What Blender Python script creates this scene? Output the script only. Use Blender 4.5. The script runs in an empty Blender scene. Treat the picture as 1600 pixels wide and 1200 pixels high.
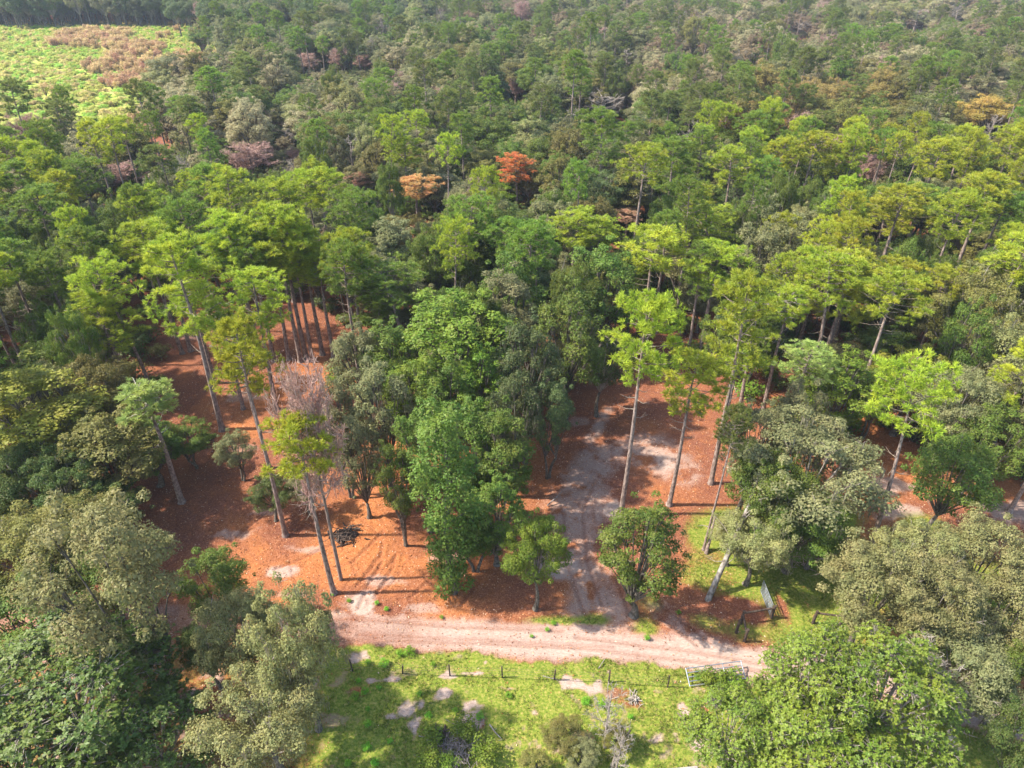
import bpy, math, random
import numpy as np
R = math.radians
scene = bpy.context.scene
COL = scene.collection

# ------------------------------------------------------------------ camera
H = 46.0; PITCH = R(33.7); FPX = 1067.0
cam_d = bpy.data.cameras.new('camera'); cam_d.sensor_width = 36; cam_d.lens = 36*FPX/1600
cam_d.clip_start = 0.5; cam_d.clip_end = 6000
cam = bpy.data.objects.new('camera', cam_d); COL.objects.link(cam)
cam.location = (0, 0, H); cam.rotation_euler = (math.pi/2-PITCH, 0, 0)
scene.camera = cam
# ------------------------------------------------------------------ sky, sun, exposure
SUN_EL = 50.0; SUN_AZ = -91.0           # azimuth measured from +y towards +x
w = bpy.data.worlds.new('World'); scene.world = w; w.use_nodes = True
wn = w.node_tree.nodes; wl = w.node_tree.links
sky = wn.new('ShaderNodeTexSky'); sky.sky_type = 'NISHITA'; sky.sun_disc = False
sky.sun_elevation = R(SUN_EL); sky.sun_rotation = R(SUN_AZ); sky.dust_density = 1.5
wn['Background'].inputs[1].default_value = 0.15
wl.new(sky.outputs[0], wn['Background'].inputs[0])
sd = bpy.data.lights.new('sun', 'SUN'); sd.energy = 3.6; sd.angle = R(1.2); sd.color = (1, .93, .82)
sun = bpy.data.objects.new('sun', sd); COL.objects.link(sun)
az = R(SUN_AZ); el = R(SUN_EL)
from mathutils import Vector
sun.rotation_euler = Vector((math.sin(az)*math.cos(el), math.cos(az)*math.cos(el), math.sin(el))).to_track_quat('Z', 'Y').to_euler()
vs = scene.view_settings; scene.display_settings.display_device = 'sRGB'
vs.view_transform = 'Standard'; vs.look = 'None'; vs.gamma = 1; vs.use_curve_mapping = False
vs.exposure = 1.52
cy = scene.cycles
cy.max_bounces = 6; cy.diffuse_bounces = 4; cy.glossy_bounces = 2; cy.transmission_bounces = 3
cy.volume_bounces = 0; cy.use_denoising = True; cy.denoiser = 'OPENIMAGEDENOISE'; cy.denoising_input_passes = 'RGB_ALBEDO_NORMAL'; cy.denoising_prefilter = 'ACCURATE'
HAZE = 0.00015

# ------------------------------------------------------------------ projection helpers
SP, CP = math.sin(PITCH), math.cos(PITCH)
def ray(px, py):
    a = (px-800)/FPX; b = (600-py)/FPX
    return np.array([a, CP+b*SP, -SP+b*CP])
def at(px, py, z=0.0):
    d = ray(px, py); t = (z-H)/d[2]
    return np.array([d[0]*t, d[1]*t, z])
def proj(x, y, z):
    dep = y*CP-(z-H)*SP; up = y*SP+(z-H)*CP
    return 800+FPX*x/dep, 600-FPX*up/dep, dep

# ------------------------------------------------------------------ mesh helpers
def mesh_np(name, V, F, mats, mi=None, smooth=False):
    """V (n,3); F list of (m,k) index arrays"""
    if not isinstance(F, (list, tuple)): F = [F]
    F = [f for f in F if len(f)]
    me = bpy.data.meshes.new(name)
    V = np.asarray(V, np.float32)
    loops = np.concatenate([f.ravel() for f in F]).astype(np.int32)
    sizes = np.concatenate([np.full(len(f), f.shape[1]) for f in F])
    starts = np.concatenate([[0], np.cumsum(sizes)[:-1]]).astype(np.int32)
    me.vertices.add(len(V)); me.vertices.foreach_set('co', V.ravel())
    me.loops.add(len(loops)); me.loops.foreach_set('vertex_index', loops)
    me.polygons.add(len(sizes)); me.polygons.foreach_set('loop_start', starts)
    try: me.polygons.foreach_set('loop_total', sizes.astype(np.int32))
    except Exception: pass
    if mi is not None: me.polygons.foreach_set('material_index', np.asarray(mi, np.int32))
    if smooth: me.polygons.foreach_set('use_smooth', np.ones(len(sizes), bool))
    for m in (mats if isinstance(mats, (list, tuple)) else [mats]): me.materials.append(m)
    me.update(); me.validate(verbose=False)
    return me
class G:
    """geometry collector"""
    def __init__(s): s.V = []; s.F = {3: [], 4: []}; s.n = 0
    def add(s, V, F):
        F = np.asarray(F); s.V.append(np.asarray(V)); s.F[F.shape[1]].append(F+s.n); s.n += len(V)
    def tube(s, P, r, k=6, cap=False):
        P = np.asarray(P, float); r = np.broadcast_to(np.asarray(r, float), (len(P),))
        T = np.gradient(P, axis=0); T /= np.linalg.norm(T, axis=1)[:, None]+1e-9
        ref = np.where(np.abs(T[:, 2:3]) > .9, [[1., 0, 0]], [[0., 0, 1]])
        if np.abs(T[0, 2]) > .7: ref = np.tile([[1., 0, 0]], (len(P), 1))
        else: ref = np.tile([[0., 0, 1]], (len(P), 1)) if np.all(np.abs(T[:, 2]) < .95) else ref
        A = np.cross(T, ref); A /= np.linalg.norm(A, axis=1)[:, None]+1e-9
        B = np.cross(T, A)
        an = np.arange(k)*2*math.pi/k
        V = P[:, None]+r[:, None, None]*(np.cos(an)[None, :, None]*A[:, None]+np.sin(an)[None, :, None]*B[:, None])
        V = V.reshape(-1, 3); i = np.arange(len(P)-1)[:, None]*k; j = np.arange(k)[None]; j2 = (j+1) % k
        F = np.stack([i+j, i+j2, i+k+j2, i+k+j], -1).reshape(-1, 4)
        s.add(V, F)
        if cap:
            for e in (0, len(P)-1):
                c = np.vstack([V[e*k:(e+1)*k], P[e]]); a = np.arange(k)
                f = np.stack([a, (a+1) % k, np.full(k, k)], -1)
                s.add(c, f if e else f[:, ::-1])
    def box(s, c, d, rot=0.0):
        c = np.asarray(c, float); d = np.asarray(d, float)/2
        v = np.array([[x, y, z] for x in (-1, 1) for y in (-1, 1) for z in (-1, 1)])*d
        cs, sn = math.cos(rot), math.sin(rot)
        v = np.stack([v[:, 0]*cs-v[:, 1]*sn, v[:, 0]*sn+v[:, 1]*cs, v[:, 2]], 1)+c
        s.add(v, [[0, 1, 3, 2], [4, 6, 7, 5], [0, 4, 5, 1], [2, 3, 7, 6], [0, 2, 6, 4], [1, 5, 7, 3]])
    def arrays(s):
        V = np.concatenate(s.V) if s.V else np.zeros((0, 3))
        return V, [np.concatenate(s.F[k]) for k in (3, 4) if s.F[k]]
    def mesh(s, name, mat, smooth=False):
        V, F = s.arrays(); return mesh_np(name, V, F, mat, smooth=smooth)
def unit(v): return v/(np.linalg.norm(v, axis=-1, keepdims=True)+1e-9)
def leaf_quads(rg, C, N, size, asp=.55, fold=.15):
    n = len(C); N = unit(N); t = unit(np.cross(N, rg.normal(size=(n, 3)))); b = np.cross(N, t)
    s = np.broadcast_to(size, (n,))[:, None]
    V = np.stack([C-t*s*.5, C+b*s*asp*.5+N*s*fold, C+t*s*.5, C-b*s*asp*.5+N*s*fold], 1).reshape(-1, 3)
    return V, np.arange(n*4).reshape(n, 4)

# ------------------------------------------------------------------ materials
def mat_new(name):
    m = bpy.data.materials.new(name); m.use_nodes = True; nt = m.node_tree; nt.nodes.clear()
    return m, nt, nt.nodes, nt.links
def leaf_mat(name, col=None, trans=.3, rough=.55, spec=.25, var=.5, island=True, nscale=.5, hue=.03, warm=.35):
    m, nt, N, L = mat_new(name)
    out = N.new('ShaderNodeOutputMaterial'); oi = N.new('ShaderNodeObjectInfo'); geo = N.new('ShaderNodeNewGeometry')
    tc = N.new('ShaderNodeTexCoord')
    no = N.new('ShaderNodeTexNoise'); no.inputs['Scale'].default_value = nscale; no.inputs['Detail'].default_value = 2
    L.new(tc.outputs['Object'], no.inputs['Vector'])
    hsv = N.new('ShaderNodeHueSaturation')
    if col is None: L.new(oi.outputs['Color'], hsv.inputs['Color'])
    else: hsv.inputs['Color'].default_value = (*col, 1)
    def mth(op, a, b=None, c=None):
        n = N.new('ShaderNodeMath'); n.operation = op
        for i, x in enumerate((a, b, c)):
            if x is None: continue
            if isinstance(x, (int, float)): n.inputs[i].default_value = x
            else: L.new(x, n.inputs[i])
        return n.outputs[0]
    rnd = geo.outputs['Random Per Island']
    v = mth('MULTIPLY_ADD', rnd, var, 1-var*.5)
    v2 = mth('MULTIPLY_ADD', no.outputs['Fac'], .9, .55)
    v3 = mth('MULTIPLY_ADD', oi.outputs['Random'], .36, .84)
    val = mth('MULTIPLY', mth('MULTIPLY', v, v2), v3)
    L.new(val, hsv.inputs['Value'])
    h = mth('MULTIPLY_ADD', oi.outputs['Random'], hue, .5-hue*.5)
    h = mth('ADD', h, mth('MULTIPLY_ADD', no.outputs['Fac'], -.10, .05))
    L.new(h, hsv.inputs['Hue'])
    # a few leaves browner
    mx = N.new('ShaderNodeMix'); mx.data_type = 'RGBA'
    L.new(mth('MULTIPLY', mth('GREATER_THAN', rnd, .90), warm), mx.inputs[0])
    L.new(hsv.outputs[0], mx.inputs[6]); mx.inputs[7].default_value = (.22, .14, .06, 1)
    p = N.new('ShaderNodeBsdfPrincipled'); p.inputs['Roughness'].default_value = rough
    p.inputs['Specular IOR Level'].default_value = spec
    L.new(mx.outputs[2], p.inputs['Base Color'])
    tr = N.new('ShaderNodeBsdfTranslucent')
    h2 = N.new('ShaderNodeHueSaturation'); h2.inputs['Hue'].default_value = .485; h2.inputs['Value'].default_value = 1.25
    L.new(mx.outputs[2], h2.inputs['Color']); L.new(h2.outputs[0], tr.inputs['Color'])
    ms = N.new('ShaderNodeMixShader'); ms.inputs[0].default_value = trans
    L.new(p.outputs[0], ms.inputs[1]); L.new(tr.outputs[0], ms.inputs[2]); L.new(ms.outputs[0], out.inputs['Surface'])
    return m
def bark_mat(name, c1, c2, scale=6, stretch=.2, bump=.4):
    m, nt, N, L = mat_new(name)
    out = N.new('ShaderNodeOutputMaterial'); tc = N.new('ShaderNodeTexCoord'); mp = N.new('ShaderNodeMapping')
    mp.inputs['Scale'].default_value = (1, 1, stretch); L.new(tc.outputs['Object'], mp.inputs['Vector'])
    no = N.new('ShaderNodeTexNoise'); no.inputs['Scale'].default_value = scale; no.inputs['Detail'].default_value = 5
    L.new(mp.outputs[0], no.inputs['Vector'])
    cr = N.new('ShaderNodeValToRGB'); cr.color_ramp.elements[0].position = .35; cr.color_ramp.elements[1].position = .65
    cr.color_ramp.elements[0].color = (*c1, 1); cr.color_ramp.elements[1].color = (*c2, 1)
    L.new(no.outputs['Fac'], cr.inputs[0])
    p = N.new('ShaderNodeBsdfPrincipled'); p.inputs['Roughness'].default_value = .9; p.inputs['Specular IOR Level'].default_value = .15
    L.new(cr.outputs[0], p.inputs['Base Color'])
    bp = N.new('ShaderNodeBump'); bp.inputs['Strength'].default_value = bump; bp.inputs['Distance'].default_value = .05
    L.new(no.outputs['Fac'], bp.inputs['Height']); L.new(bp.outputs[0], p.inputs['Normal'])
    L.new(p.outputs[0], out.inputs['Surface'])
    return m
M = {}
M['leaf'] = leaf_mat('leaf_small', trans=.36)
M['gloss'] = leaf_mat('leaf_glossy', trans=.3, rough=.5, spec=.3, var=.8)
M['needle'] = leaf_mat('pine_needle', trans=.38, var=.5, rough=.5, nscale=.7, hue=.02)
M['moss'] = leaf_mat('hanging_moss', col=(.20, .185, .12), trans=.25, var=.4, hue=.01)
M['twig_pale'] = bark_mat('twig_pale', (.20, .165, .13), (.40, .35, .30), 5)
M['twig_brown'] = bark_mat('twig_brown', (.12, .09, .065), (.27, .22, .17), 5)
M['twig_pink'] = bark_mat('twig_pink', (.34, .19, .15), (.55, .38, .32), 5)
M['bark_pine'] = bark_mat('bark_pine', (.13, .09, .075), (.36, .28, .235), 7, .35, .8)
M['bark_oak'] = bark_mat('bark_oak', (.06, .05, .035), (.20, .17, .14), 6, .5, .7)
M['bark_pale'] = bark_mat('bark_pale', (.11, .09, .07), (.38, .345, .30), 3.2, .6, .5)
M['wood_dark'] = bark_mat('wood_dark', (.035, .025, .02), (.12, .085, .065), 9, .3, .5)
M['wood_grey'] = bark_mat('wood_grey', (.14, .11, .10), (.34, .29, .26), 7, .5, .5)

# tones (linear albedo)
TONE = {
 'bright': (.178, .262, .028), 'lime': (.215, .280, .028), 'pine': (.100, .180, .030), 'dullpine': (.095, .140, .038),
 'bluepine': (.085, .190, .060), 'palepine': (.17, .25, .075),
 'green': (.066, .115, .020), 'bright_oak': (.085, .150, .018), 'dark': (.050, .084, .022), 'grey': (.112, .136, .068),
 'pale': (.145, .172, .075), 'olive': (.108, .122, .036), 'yellow': (.235, .250, .030), 'tan': (.150, .135, .048),
 'ochre': (.40, .30, .07), 'rust': (.68, .31, .08), 'rusty': (.50, .29, .11), 'greybrown': (.135, .120, .080),
 'teal': (.056, .092, .036), 'silver': (.180, .188, .118), 'pink': (.38, .25, .20), 'wood': (.25, .2, .17),
 'redbrown': (.46, .29, .18), 'weed': (.10, .26, .02), 'magleaf': (.145, .190, .02), 'darkmag': (.055, .095, .018)}
for _k, _c in list(TONE.items()):
    if _k not in ('yellow', 'magleaf', 'pink', 'wood', 'rust', 'rusty', 'redbrown', 'ochre'): TONE[_k] = (min(.36, _c[0]*1.76), min(.40, _c[1]*1.50), _c[2]*1.25)
TWORD = {'darkmag': 'dark green', 'magleaf': 'glossy green', 'bright': 'bright green', 'lime': 'yellow-green', 'pine': 'mid green', 'dullpine': 'dull green', 'bluepine': 'blue-green', 'palepine': 'pale green',
 'green': 'green', 'bright_oak': 'fresh green', 'dark': 'dark green', 'grey': 'grey-green', 'pale': 'pale green', 'olive': 'olive green',
 'yellow': 'yellow-green', 'tan': 'tan-leaved', 'ochre': 'ochre-yellow', 'rust': 'rust-orange', 'rusty': 'orange-brown', 'greybrown': 'grey-brown', 'teal': 'dark blue-green', 'silver': 'silvery green', 'redbrown': 'reddish', 'weed': 'lime green',
 'wood': 'leafless grey', 'pink': 'leafless pinkish'}

# ------------------------------------------------------------------ tree prototypes
def bez(a, c, b, n):
    t = np.linspace(0, 1, n)[:, None]; return (1-t)**2*a+2*t*(1-t)*c+t*t*b
def make_pine(seed, h=20., cr=2.9, c0=.6, npuff=62, flat=.5, sparse=1., needles=True, topheavy=1.0):
    """tall bare bole, short limbs, puffs of needles at the limb ends"""
    rg = np.random.default_rng(seed); tr = G(); br = G(); cw = G()
    lean = rg.normal(0, .25, 2)
    def axis(z): 
        f = z/h; return np.array([lean[0]*f*f*2+.12*math.sin(f*5+seed), lean[1]*f*f*2+.12*math.cos(f*4+seed), z])
    zs = np.concatenate([[0, .25, .8], np.linspace(2, h*.98, 12)])
    rr = .24*(1-zs/h*.82); rr[0] = .36; rr[1] = .29
    tr.tube([axis(z) for z in zs], rr, 8)
    zc0 = h*c0
    tips = []
    nb = 34
    for i in range(nb):
        f = (i+rg.random()*.6)/nb; z = zc0+(h-zc0)*f*.93
        prof = max(.32, math.sqrt(max(0, 1-((f-.42)/(.60 if f > .42 else .62))**2)))
        L = cr*prof*rg.uniform(.65, 1.1)
        a = i*2.4+rg.random()
        o = axis(z); e = o+np.array([math.cos(a)*L, math.sin(a)*L, L*rg.uniform(.15, .6)])
        c = o*.5+e*.5; c[2] -= L*.12
        P = bez(o, c, e, 5); br.tube(P, np.linspace(.05, .016, 5), 4)
        k = max(2, int(npuff*1.9/nb*rg.uniform(.6, 1.4)))
        for j in range(k):
            t = rg.uniform(.45, 1); q = P[0]*(1-t)**2+2*t*(1-t)*c+t*t*e
            off = rg.normal(0, 1, 3)*np.array([.5, .5, .32])*cr*.19
            tip = q+off; tip[2] = min(tip[2], h*1.0+.3)
            tips.append(tip)
            br.tube([q-.3*off, q+.2*off, tip], [.03, .022, .012], 3)
    for j in range(5): tips.append(axis(h*.97)+rg.normal(0, .35, 3)*np.array([1, 1, .6]))
    # dead stubs under the crown
    for i in range(6):
        z = h*rg.uniform(c0-.2, c0+.02); a = rg.uniform(0, 6.28); L = rg.uniform(.6, 1.9); o = axis(z)
        e = o+np.array([math.cos(a)*L, math.sin(a)*L, rg.uniform(-.1, .5)]); m = (o+e)/2+[0, 0, -.15]
        br.tube([o, m, e], [.045, .03, .012], 4)
        e2 = m+np.array([math.cos(a+.8)*.6, math.sin(a+.8)*.6, .2]); br.tube([m, e2], [.02, .01], 3)
    tips = np.array(tips)
    if needles:
        cen = axis(h*.78); nt_ = []; dirs = []
        for tp in tips:
            n = int(rg.integers(6, 11)*sparse); 
            pr = rg.uniform(.30, .52)
            d = unit(rg.normal(size=(n, 3))*[1, 1, .6]+[0, 0, .35]); c = tp+d*pr*rg.uniform(.25, 1, (n, 1)); nt_.append(c); dirs.append(unit(d+unit(tp-cen)*.4+[0, 0, .35]))
        C = np.concatenate(nt_); D = np.concatenate(dirs); nb_ = 19
        d = unit(np.repeat(D, nb_, 0)*.9+rg.normal(size=(len(C)*nb_, 3))*.5)
        c = np.repeat(C, nb_, 0); L = rg.uniform(.24, .44, (len(c), 1)); 
        s = unit(np.cross(d, rg.normal(size=d.shape)))*rg.uniform(.017, .031, (len(c), 1))
        V = np.stack([c-s, c+s, c+d*L+s*.4, c+d*L-s*.4], 1).reshape(-1, 3)
        cw.add(V, np.arange(len(c)*4).reshape(-1, 4))
    return tr, br, cw
def lumps_crown(rg, lumps, dens, leaf, asp=.6, up=.65, inner=.16):
    Cs = []; Ns = []; Ss = []
    for (c, r, fl) in lumps:
        n = int(dens*r*r)
        d = unit(rg.normal(size=(n, 3))); d[:, 2] = np.where(d[:, 2] < -.35, -d[:, 2], d[:, 2])
        u = 1-np.abs(rg.normal(0, inner, n)); u = np.clip(u, .1, 1.12)
        wob = 1+.22*np.sin(d[:, 0]*5+c[0]*3)*np.cos(d[:, 1]*5+c[1]*2)+.12*np.sin(d[:, 2]*9+c[2])
        p = c+d*(r*u*wob)[:, None]*np.array([1, 1, fl])
        Cs.append(p); Ns.append(unit(d*.7+[0, 0, up]+rg.normal(0, .5, (n, 3)))); Ss.append(rg.uniform(.6, 1.25, n)*leaf)
        n = int(dens*.16*r*r); d = unit(rg.normal(size=(n, 3))); u = rg.uniform(.55, .86, n)
        Cs.append(c+d*(r*u)[:, None]*np.array([1, 1, fl])); Ns.append(unit(d*.7+[0, 0, up]+rg.normal(0, .4, (n, 3)))); Ss.append(rg.uniform(1.3, 2., n)*leaf)
    C = np.concatenate(Cs); N = np.concatenate(Ns); S = np.concatenate(Ss)
    return leaf_quads(rg, C, N, S, asp)
def make_broad(seed, h=12., cr=4.3, base=.42, nl=26, lr=.27, dens=470, leaf=.17, trunk_r=.28, multi=1, round_=1., moss=0, bare=10, gap=.0, flat=.8):
    """broad crown built of many leaf clumps on forking limbs"""
    rg = np.random.default_rng(seed); tr = G(); br = G(); cw = G(); ms = G()
    zc = h*(base+(1-base)*.42); hz = h-zc
    fork = h*base*rg.uniform(.62, .85)
    stems = []
    for k in range(multi):
        a = rg.uniform(0, 6.28); o = np.array([math.cos(a), math.sin(a), 0])*(.25 if multi > 1 else 0)
        top = o*(3.0 if multi > 1 else 0)+[rg.normal(0, .3), rg.normal(0, .3), fork]
        c = o*1.5+[rg.normal(0, .25), rg.normal(0, .25), fork*.5]
        P = bez(o, c, top, 7); tr.tube(P, np.linspace(trunk_r*(1.35 if multi == 1 else .8), trunk_r*.62, 7)*np.array([1.25]+[1]*6), 8); stems.append(top)
    lumps = []
    g = 2.399963
    for i in range(nl):
        f = (i+.5)/nl; z = 1-1.75*f; rad = math.sqrt(max(0, 1-z*z)); a = i*g+rg.normal(0, .25)
        rr = rg.uniform(.62, .98)
        if rg.random() < gap: continue
        wid = cr*(1 if z > 0 else (1+z*.35))
        c = np.array([math.cos(a)*rad*wid*rr, math.sin(a)*rad*wid*rr, zc+z*(hz if z > 0 else (zc-h*base)*1.0)*rg.uniform(.68, .97)])
        r = cr*lr*rg.uniform(.65, 1.35)
        c[2] -= r*.55*flat*max(0, z)
        lumps.append((c, r, flat*rg.uniform(.75, 1.1)))
        s = stems[rg.integers(len(stems))]
        mid = s*.45+c*.55; mid[2] = min(mid[2], c[2])-r*.1; mid[:2] *= rg.uniform(.75, .95)
        P = bez(s, mid, c, 6); br.tube(P, np.linspace(trunk_r*.34, .02, 6), 5)
        for q in range(5):
            e = c+unit(rg.normal(size=3)+[0, 0, .4])*r*rg.uniform(.7, 1.05)*np.array([1, 1, flat]); m2 = (c+e)/2+rg.normal(0, .1, 3)
            br.tube([P[4], m2, e], [.035, .022, .01], 3)
    # small outlying tufts make the outline uneven
    for i in range(nl):
        d = unit(rg.normal(size=3)+[0, 0, .35]); rr = rg.uniform(.85, 1.12)
        c = np.array([d[0]*cr*rr, d[1]*cr*rr, zc+d[2]*(hz if d[2] > 0 else (zc-h*base))*rr])
        lumps.append((c, cr*lr*rg.uniform(.25, .5), .8))
    V, F = lumps_crown(rg, lumps, dens, leaf); cw.add(V, F)
    for i in range(bare):       # pale dead twigs poking out of the crown
        c, r, fl = lumps[rg.integers(len(lumps)//2)]
        d = unit(rg.normal(size=3)+[0, 0, .8]); e = c+d*r*rg.uniform(1.1, 1.5)
        br.tube([c, (c+e)/2+rg.normal(0, .1, 3), e], [.04, .03, .01], 3)
        for q in range(3):
            s_ = c+(e-c)*rg.uniform(.5, .9); br.tube([s_, s_+unit(d+rg.normal(0, .6, 3))*r*.4], [.018, .007], 3)
    if moss:
        moss = int(moss*.6)
        n = moss; idx = rg.integers(0, len(lumps), n)
        C = np.array([lumps[i][0] for i in idx]); rr = np.array([lumps[i][1] for i in idx])
        a = rg.uniform(0, 6.28, n); C = C+np.stack([np.cos(a)*rr*1.0, np.sin(a)*rr*1.0, -rr*rg.uniform(-.2, .5, n)], 1)
        k = 9; C = np.repeat(C, k, 0)+rg.normal(0, .2, (n*k, 3)); L = rg.uniform(.25, 1.0, n*k)
        s = rg.normal(size=(n*k, 3))*[.022, .022, 0]
        V = np.stack([C-s, C+s, C+s*.6+np.stack([0*L, 0*L, -L*.6], 1), C-s*.5+np.stack([0*L, 0*L, -L], 1)], 1).reshape(-1, 3)
        ms.add(V, np.arange(n*k*4).reshape(-1, 4))
    return tr, br, cw, ms
def make_rosette(seed, h=13., cr=5., nl=40, dens=88, leaf=.225, base=.3):
    """magnolia: whorls of large glossy leaves on open pale branches"""
    rg = np.random.default_rng(seed); tr = G(); br = G(); cw = G()
    fork = h*.4; tr.tube(bez(np.zeros(3), np.array([.2, .1, fork*.5]), np.array([.1, 0, fork]), 7), np.linspace(.34, .22, 7), 8)
    zc = h*.58; C = []; D = []
    for i in range(nl):
        f = (i+.5)/nl; z = 1-1.5*f; rad = math.sqrt(max(.02, 1-z*z)); a = i*2.4
        c = np.array([math.cos(a)*rad*cr*rg.uniform(.6, 1.0), math.sin(a)*rad*cr*rg.uniform(.6, 1.0), zc+z*(h*.42 if z > 0 else h*.3)*rg.uniform(.7, 1)])
        s = np.array([.1, 0, fork*rg.uniform(.7, 1)]); mid = s*.4+c*.6; mid[2] -= .5
        P = bez(s, mid, c, 6); br.tube(P, np.linspace(.11, .03, 6), 5)
        r = cr*.25*rg.uniform(.7, 1.3); n = int(dens*r*r)
        for j in range(n):
            d = unit(rg.normal(size=3)+[0, 0, .55]); tip = c+d*r*rg.uniform(.35, 1.1)*np.array([1, 1, .8])
            if j % 2 == 0: br.tube([c+d*r*.15, (c+tip)/2+rg.normal(0, .05, 3), tip], [.028, .018, .01], 3)
            C.append(tip); D.append(unit(d*.6+[0, 0, .6]))
    C = np.array(C); D = np.array(D); k = 9; n = len(C)
    ax = np.repeat(D, k, 0); t = unit(np.cross(ax, rg.normal(size=ax.shape))); 
    dirn = unit(t+ax*rg.uniform(-.1, .8, (n*k, 1))); L = rg.uniform(.6, 1.1, (n*k, 1))*leaf
    side = unit(np.cross(dirn, ax))*L*.24; o = np.repeat(C, k, 0)
    V = np.stack([o, o+dirn*L*.5+side, o+dirn*L-ax*L*.12, o+dirn*L*.5-side], 1).reshape(-1, 3)
    cw.add(V, np.arange(n*k*4).reshape(-1, 4))
    return tr, br, cw
def make_column(seed, h=18., cr=2.2, dens=360, leaf=.19):
    rg = np.random.default_rng(seed); tr = G(); br = G(); cw = G()
    P = np.array([[.15*math.sin(z*.4), .15*math.cos(z*.5), z] for z in np.linspace(0, h*.9, 10)]); tr.tube(P, np.linspace(.3, .07, 10), 8)
    lumps = []
    for i in range(46):
        f = i/46; z = h*(.05+.92*f); a = i*2.4+rg.normal(0, .3)
        wr = cr*(.45+.75*math.sin(min(1, f*1.15)*math.pi*.86+.2))*rg.uniform(.5, 1.1)
        c = np.array([math.cos(a)*wr*.7, math.sin(a)*wr*.7, z]); lumps.append((c, cr*rg.uniform(.3, .5), 1.05))
        br.tube(bez(P[min(9, int(f*10))], (P[min(9, int(f*10))]+c)/2, c, 4), [.07, .05, .035, .02], 4)
    V, F = lumps_crown(rg, lumps, dens, leaf); cw.add(V, F)
    return tr, br, cw
def make_bare(seed, h=12., cr=3., base=.35, n1=9, droop=0., fine=5, r0=.22, twig=.022, mass=0):
    """leafless tree: three orders of tapering branches"""
    rg = np.random.default_rng(seed); tr = G(); br = G(); cw = G()
    P = bez(np.zeros(3), np.array([rg.normal(0, .3), rg.normal(0, .3), h*.4]), np.array([rg.normal(0, .5), rg.normal(0, .5), h*.85]), 9)
    tr.tube(P, np.linspace(r0*1.2, r0*.3, 9), 7)
    for i in range(n1*2):
        f = base+(1-base)*(i/(n1*2)); k = f*8; i0 = min(7, int(k)); o = P[i0]+(P[i0+1]-P[i0])*(k-i0)
        a = i*2.4+rg.normal(0, .3); L = cr*(1-.45*(f-base)/(1-base))*rg.uniform(.7, 1.15)
        d = unit(np.array([math.cos(a), math.sin(a), rg.uniform(.5, 1.1)]))
        e = o+d*L; Q = bez(o, o+d*L*.5+[0, 0, -.1*L], e, 5); br.tube(Q, np.linspace(r0*.32, r0*.1, 5), 4)
        for j in range(fine):
            o2 = Q[rg.integers(1, 5)]; d2 = unit(d+rg.normal(0, .6, 3)+[0, 0, .25]); e2 = o2+d2*L*rg.uniform(.3, .55)
            br.tube([o2, (o2+e2)/2+rg.normal(0, .06, 3), e2], [r0*.13, r0*.09, twig], 3)
            for q in range(5):
                o3 = o2+(e2-o2)*rg.uniform(.2, 1); d3 = unit(d2+rg.normal(0, .7, 3)+[0, 0, .1-droop]); br.tube([o3, o3+d3*L*rg.uniform(.12, .3)], [twig*1.4, twig*.8], 3)
            if mass:
                nq = mass; cc = e2+rg.normal(0, .22, (nq, 3)); dd = unit(rg.normal(size=(nq, 3))+[0, 0, .2]); ss = unit(np.cross(dd, rg.normal(size=dd.shape)))*.021; LL = rg.uniform(.15, .45, (nq, 1))
                cw.add(np.stack([cc-ss, cc+ss, cc+dd*LL+ss*.4, cc+dd*LL-ss*.4], 1).reshape(-1, 3), np.arange(nq*4).reshape(-1, 4))
    return tr, br, cw
def make_shrub(seed, h=1.6, cr=1.1, dens=420, leaf=.13):
    rg = np.random.default_rng(seed); br = G(); cw = G(); lumps = []
    for i in range(14):
        a = i*2.4; c = np.array([math.cos(a)*cr*rg.uniform(.1, .8), math.sin(a)*cr*rg.uniform(.1, .8), h*rg.uniform(.3, .8)])
        lumps.append((c, cr*rg.uniform(.22, .42), .9)); br.tube([[0, 0, 0], c*.6, c], [.04, .03, .015], 4)
    V, F = lumps_crown(rg, lumps, dens, leaf); cw.add(V, F)
    return G(), br, cw

PROTO = {}
def reg(key, parts, mats, h, cr):
    """parts: list of (part_name, G, material key)"""
    ms = []
    for nm, g, mk in parts:
        if g.n: ms.append((nm, g.mesh(key+'_'+nm, M[mk], smooth=(nm in ('trunk',))), mk, g))
    PROTO[key] = dict(parts=ms, h=h, cr=cr)
def reg_tree(key, t, leafm, barkm, twigm=None, h=12, cr=4):
    parts = [('trunk', t[0], barkm), ('branches', t[1], twigm or barkm), ('crown', t[2], leafm)]
    if len(t) > 3: parts.append(('moss', t[3], 'moss'))
    reg(key, parts, None, h, cr)
for i, (c0, cr, npf, sp) in enumerate([(.69, 3.0, 62, 1.), (.60, 3.2, 68, .9), (.73, 2.6, 50, 1.), (.68, 3.5, 72, .85), (.57, 2.8, 70, 1.), (.74, 3.1, 46, .95)]):
    reg_tree('pine%d' % i, make_pine(10+i, 20, cr, c0, npf, sparse=sp), 'needle', 'bark_pine', 'twig_brown', 20, cr)
reg_tree('pine6', make_pine(77, 20, 1.9, .74, 26, sparse=.9), 'needle', 'bark_pine', 'twig_pale', 20, 1.9)
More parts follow.
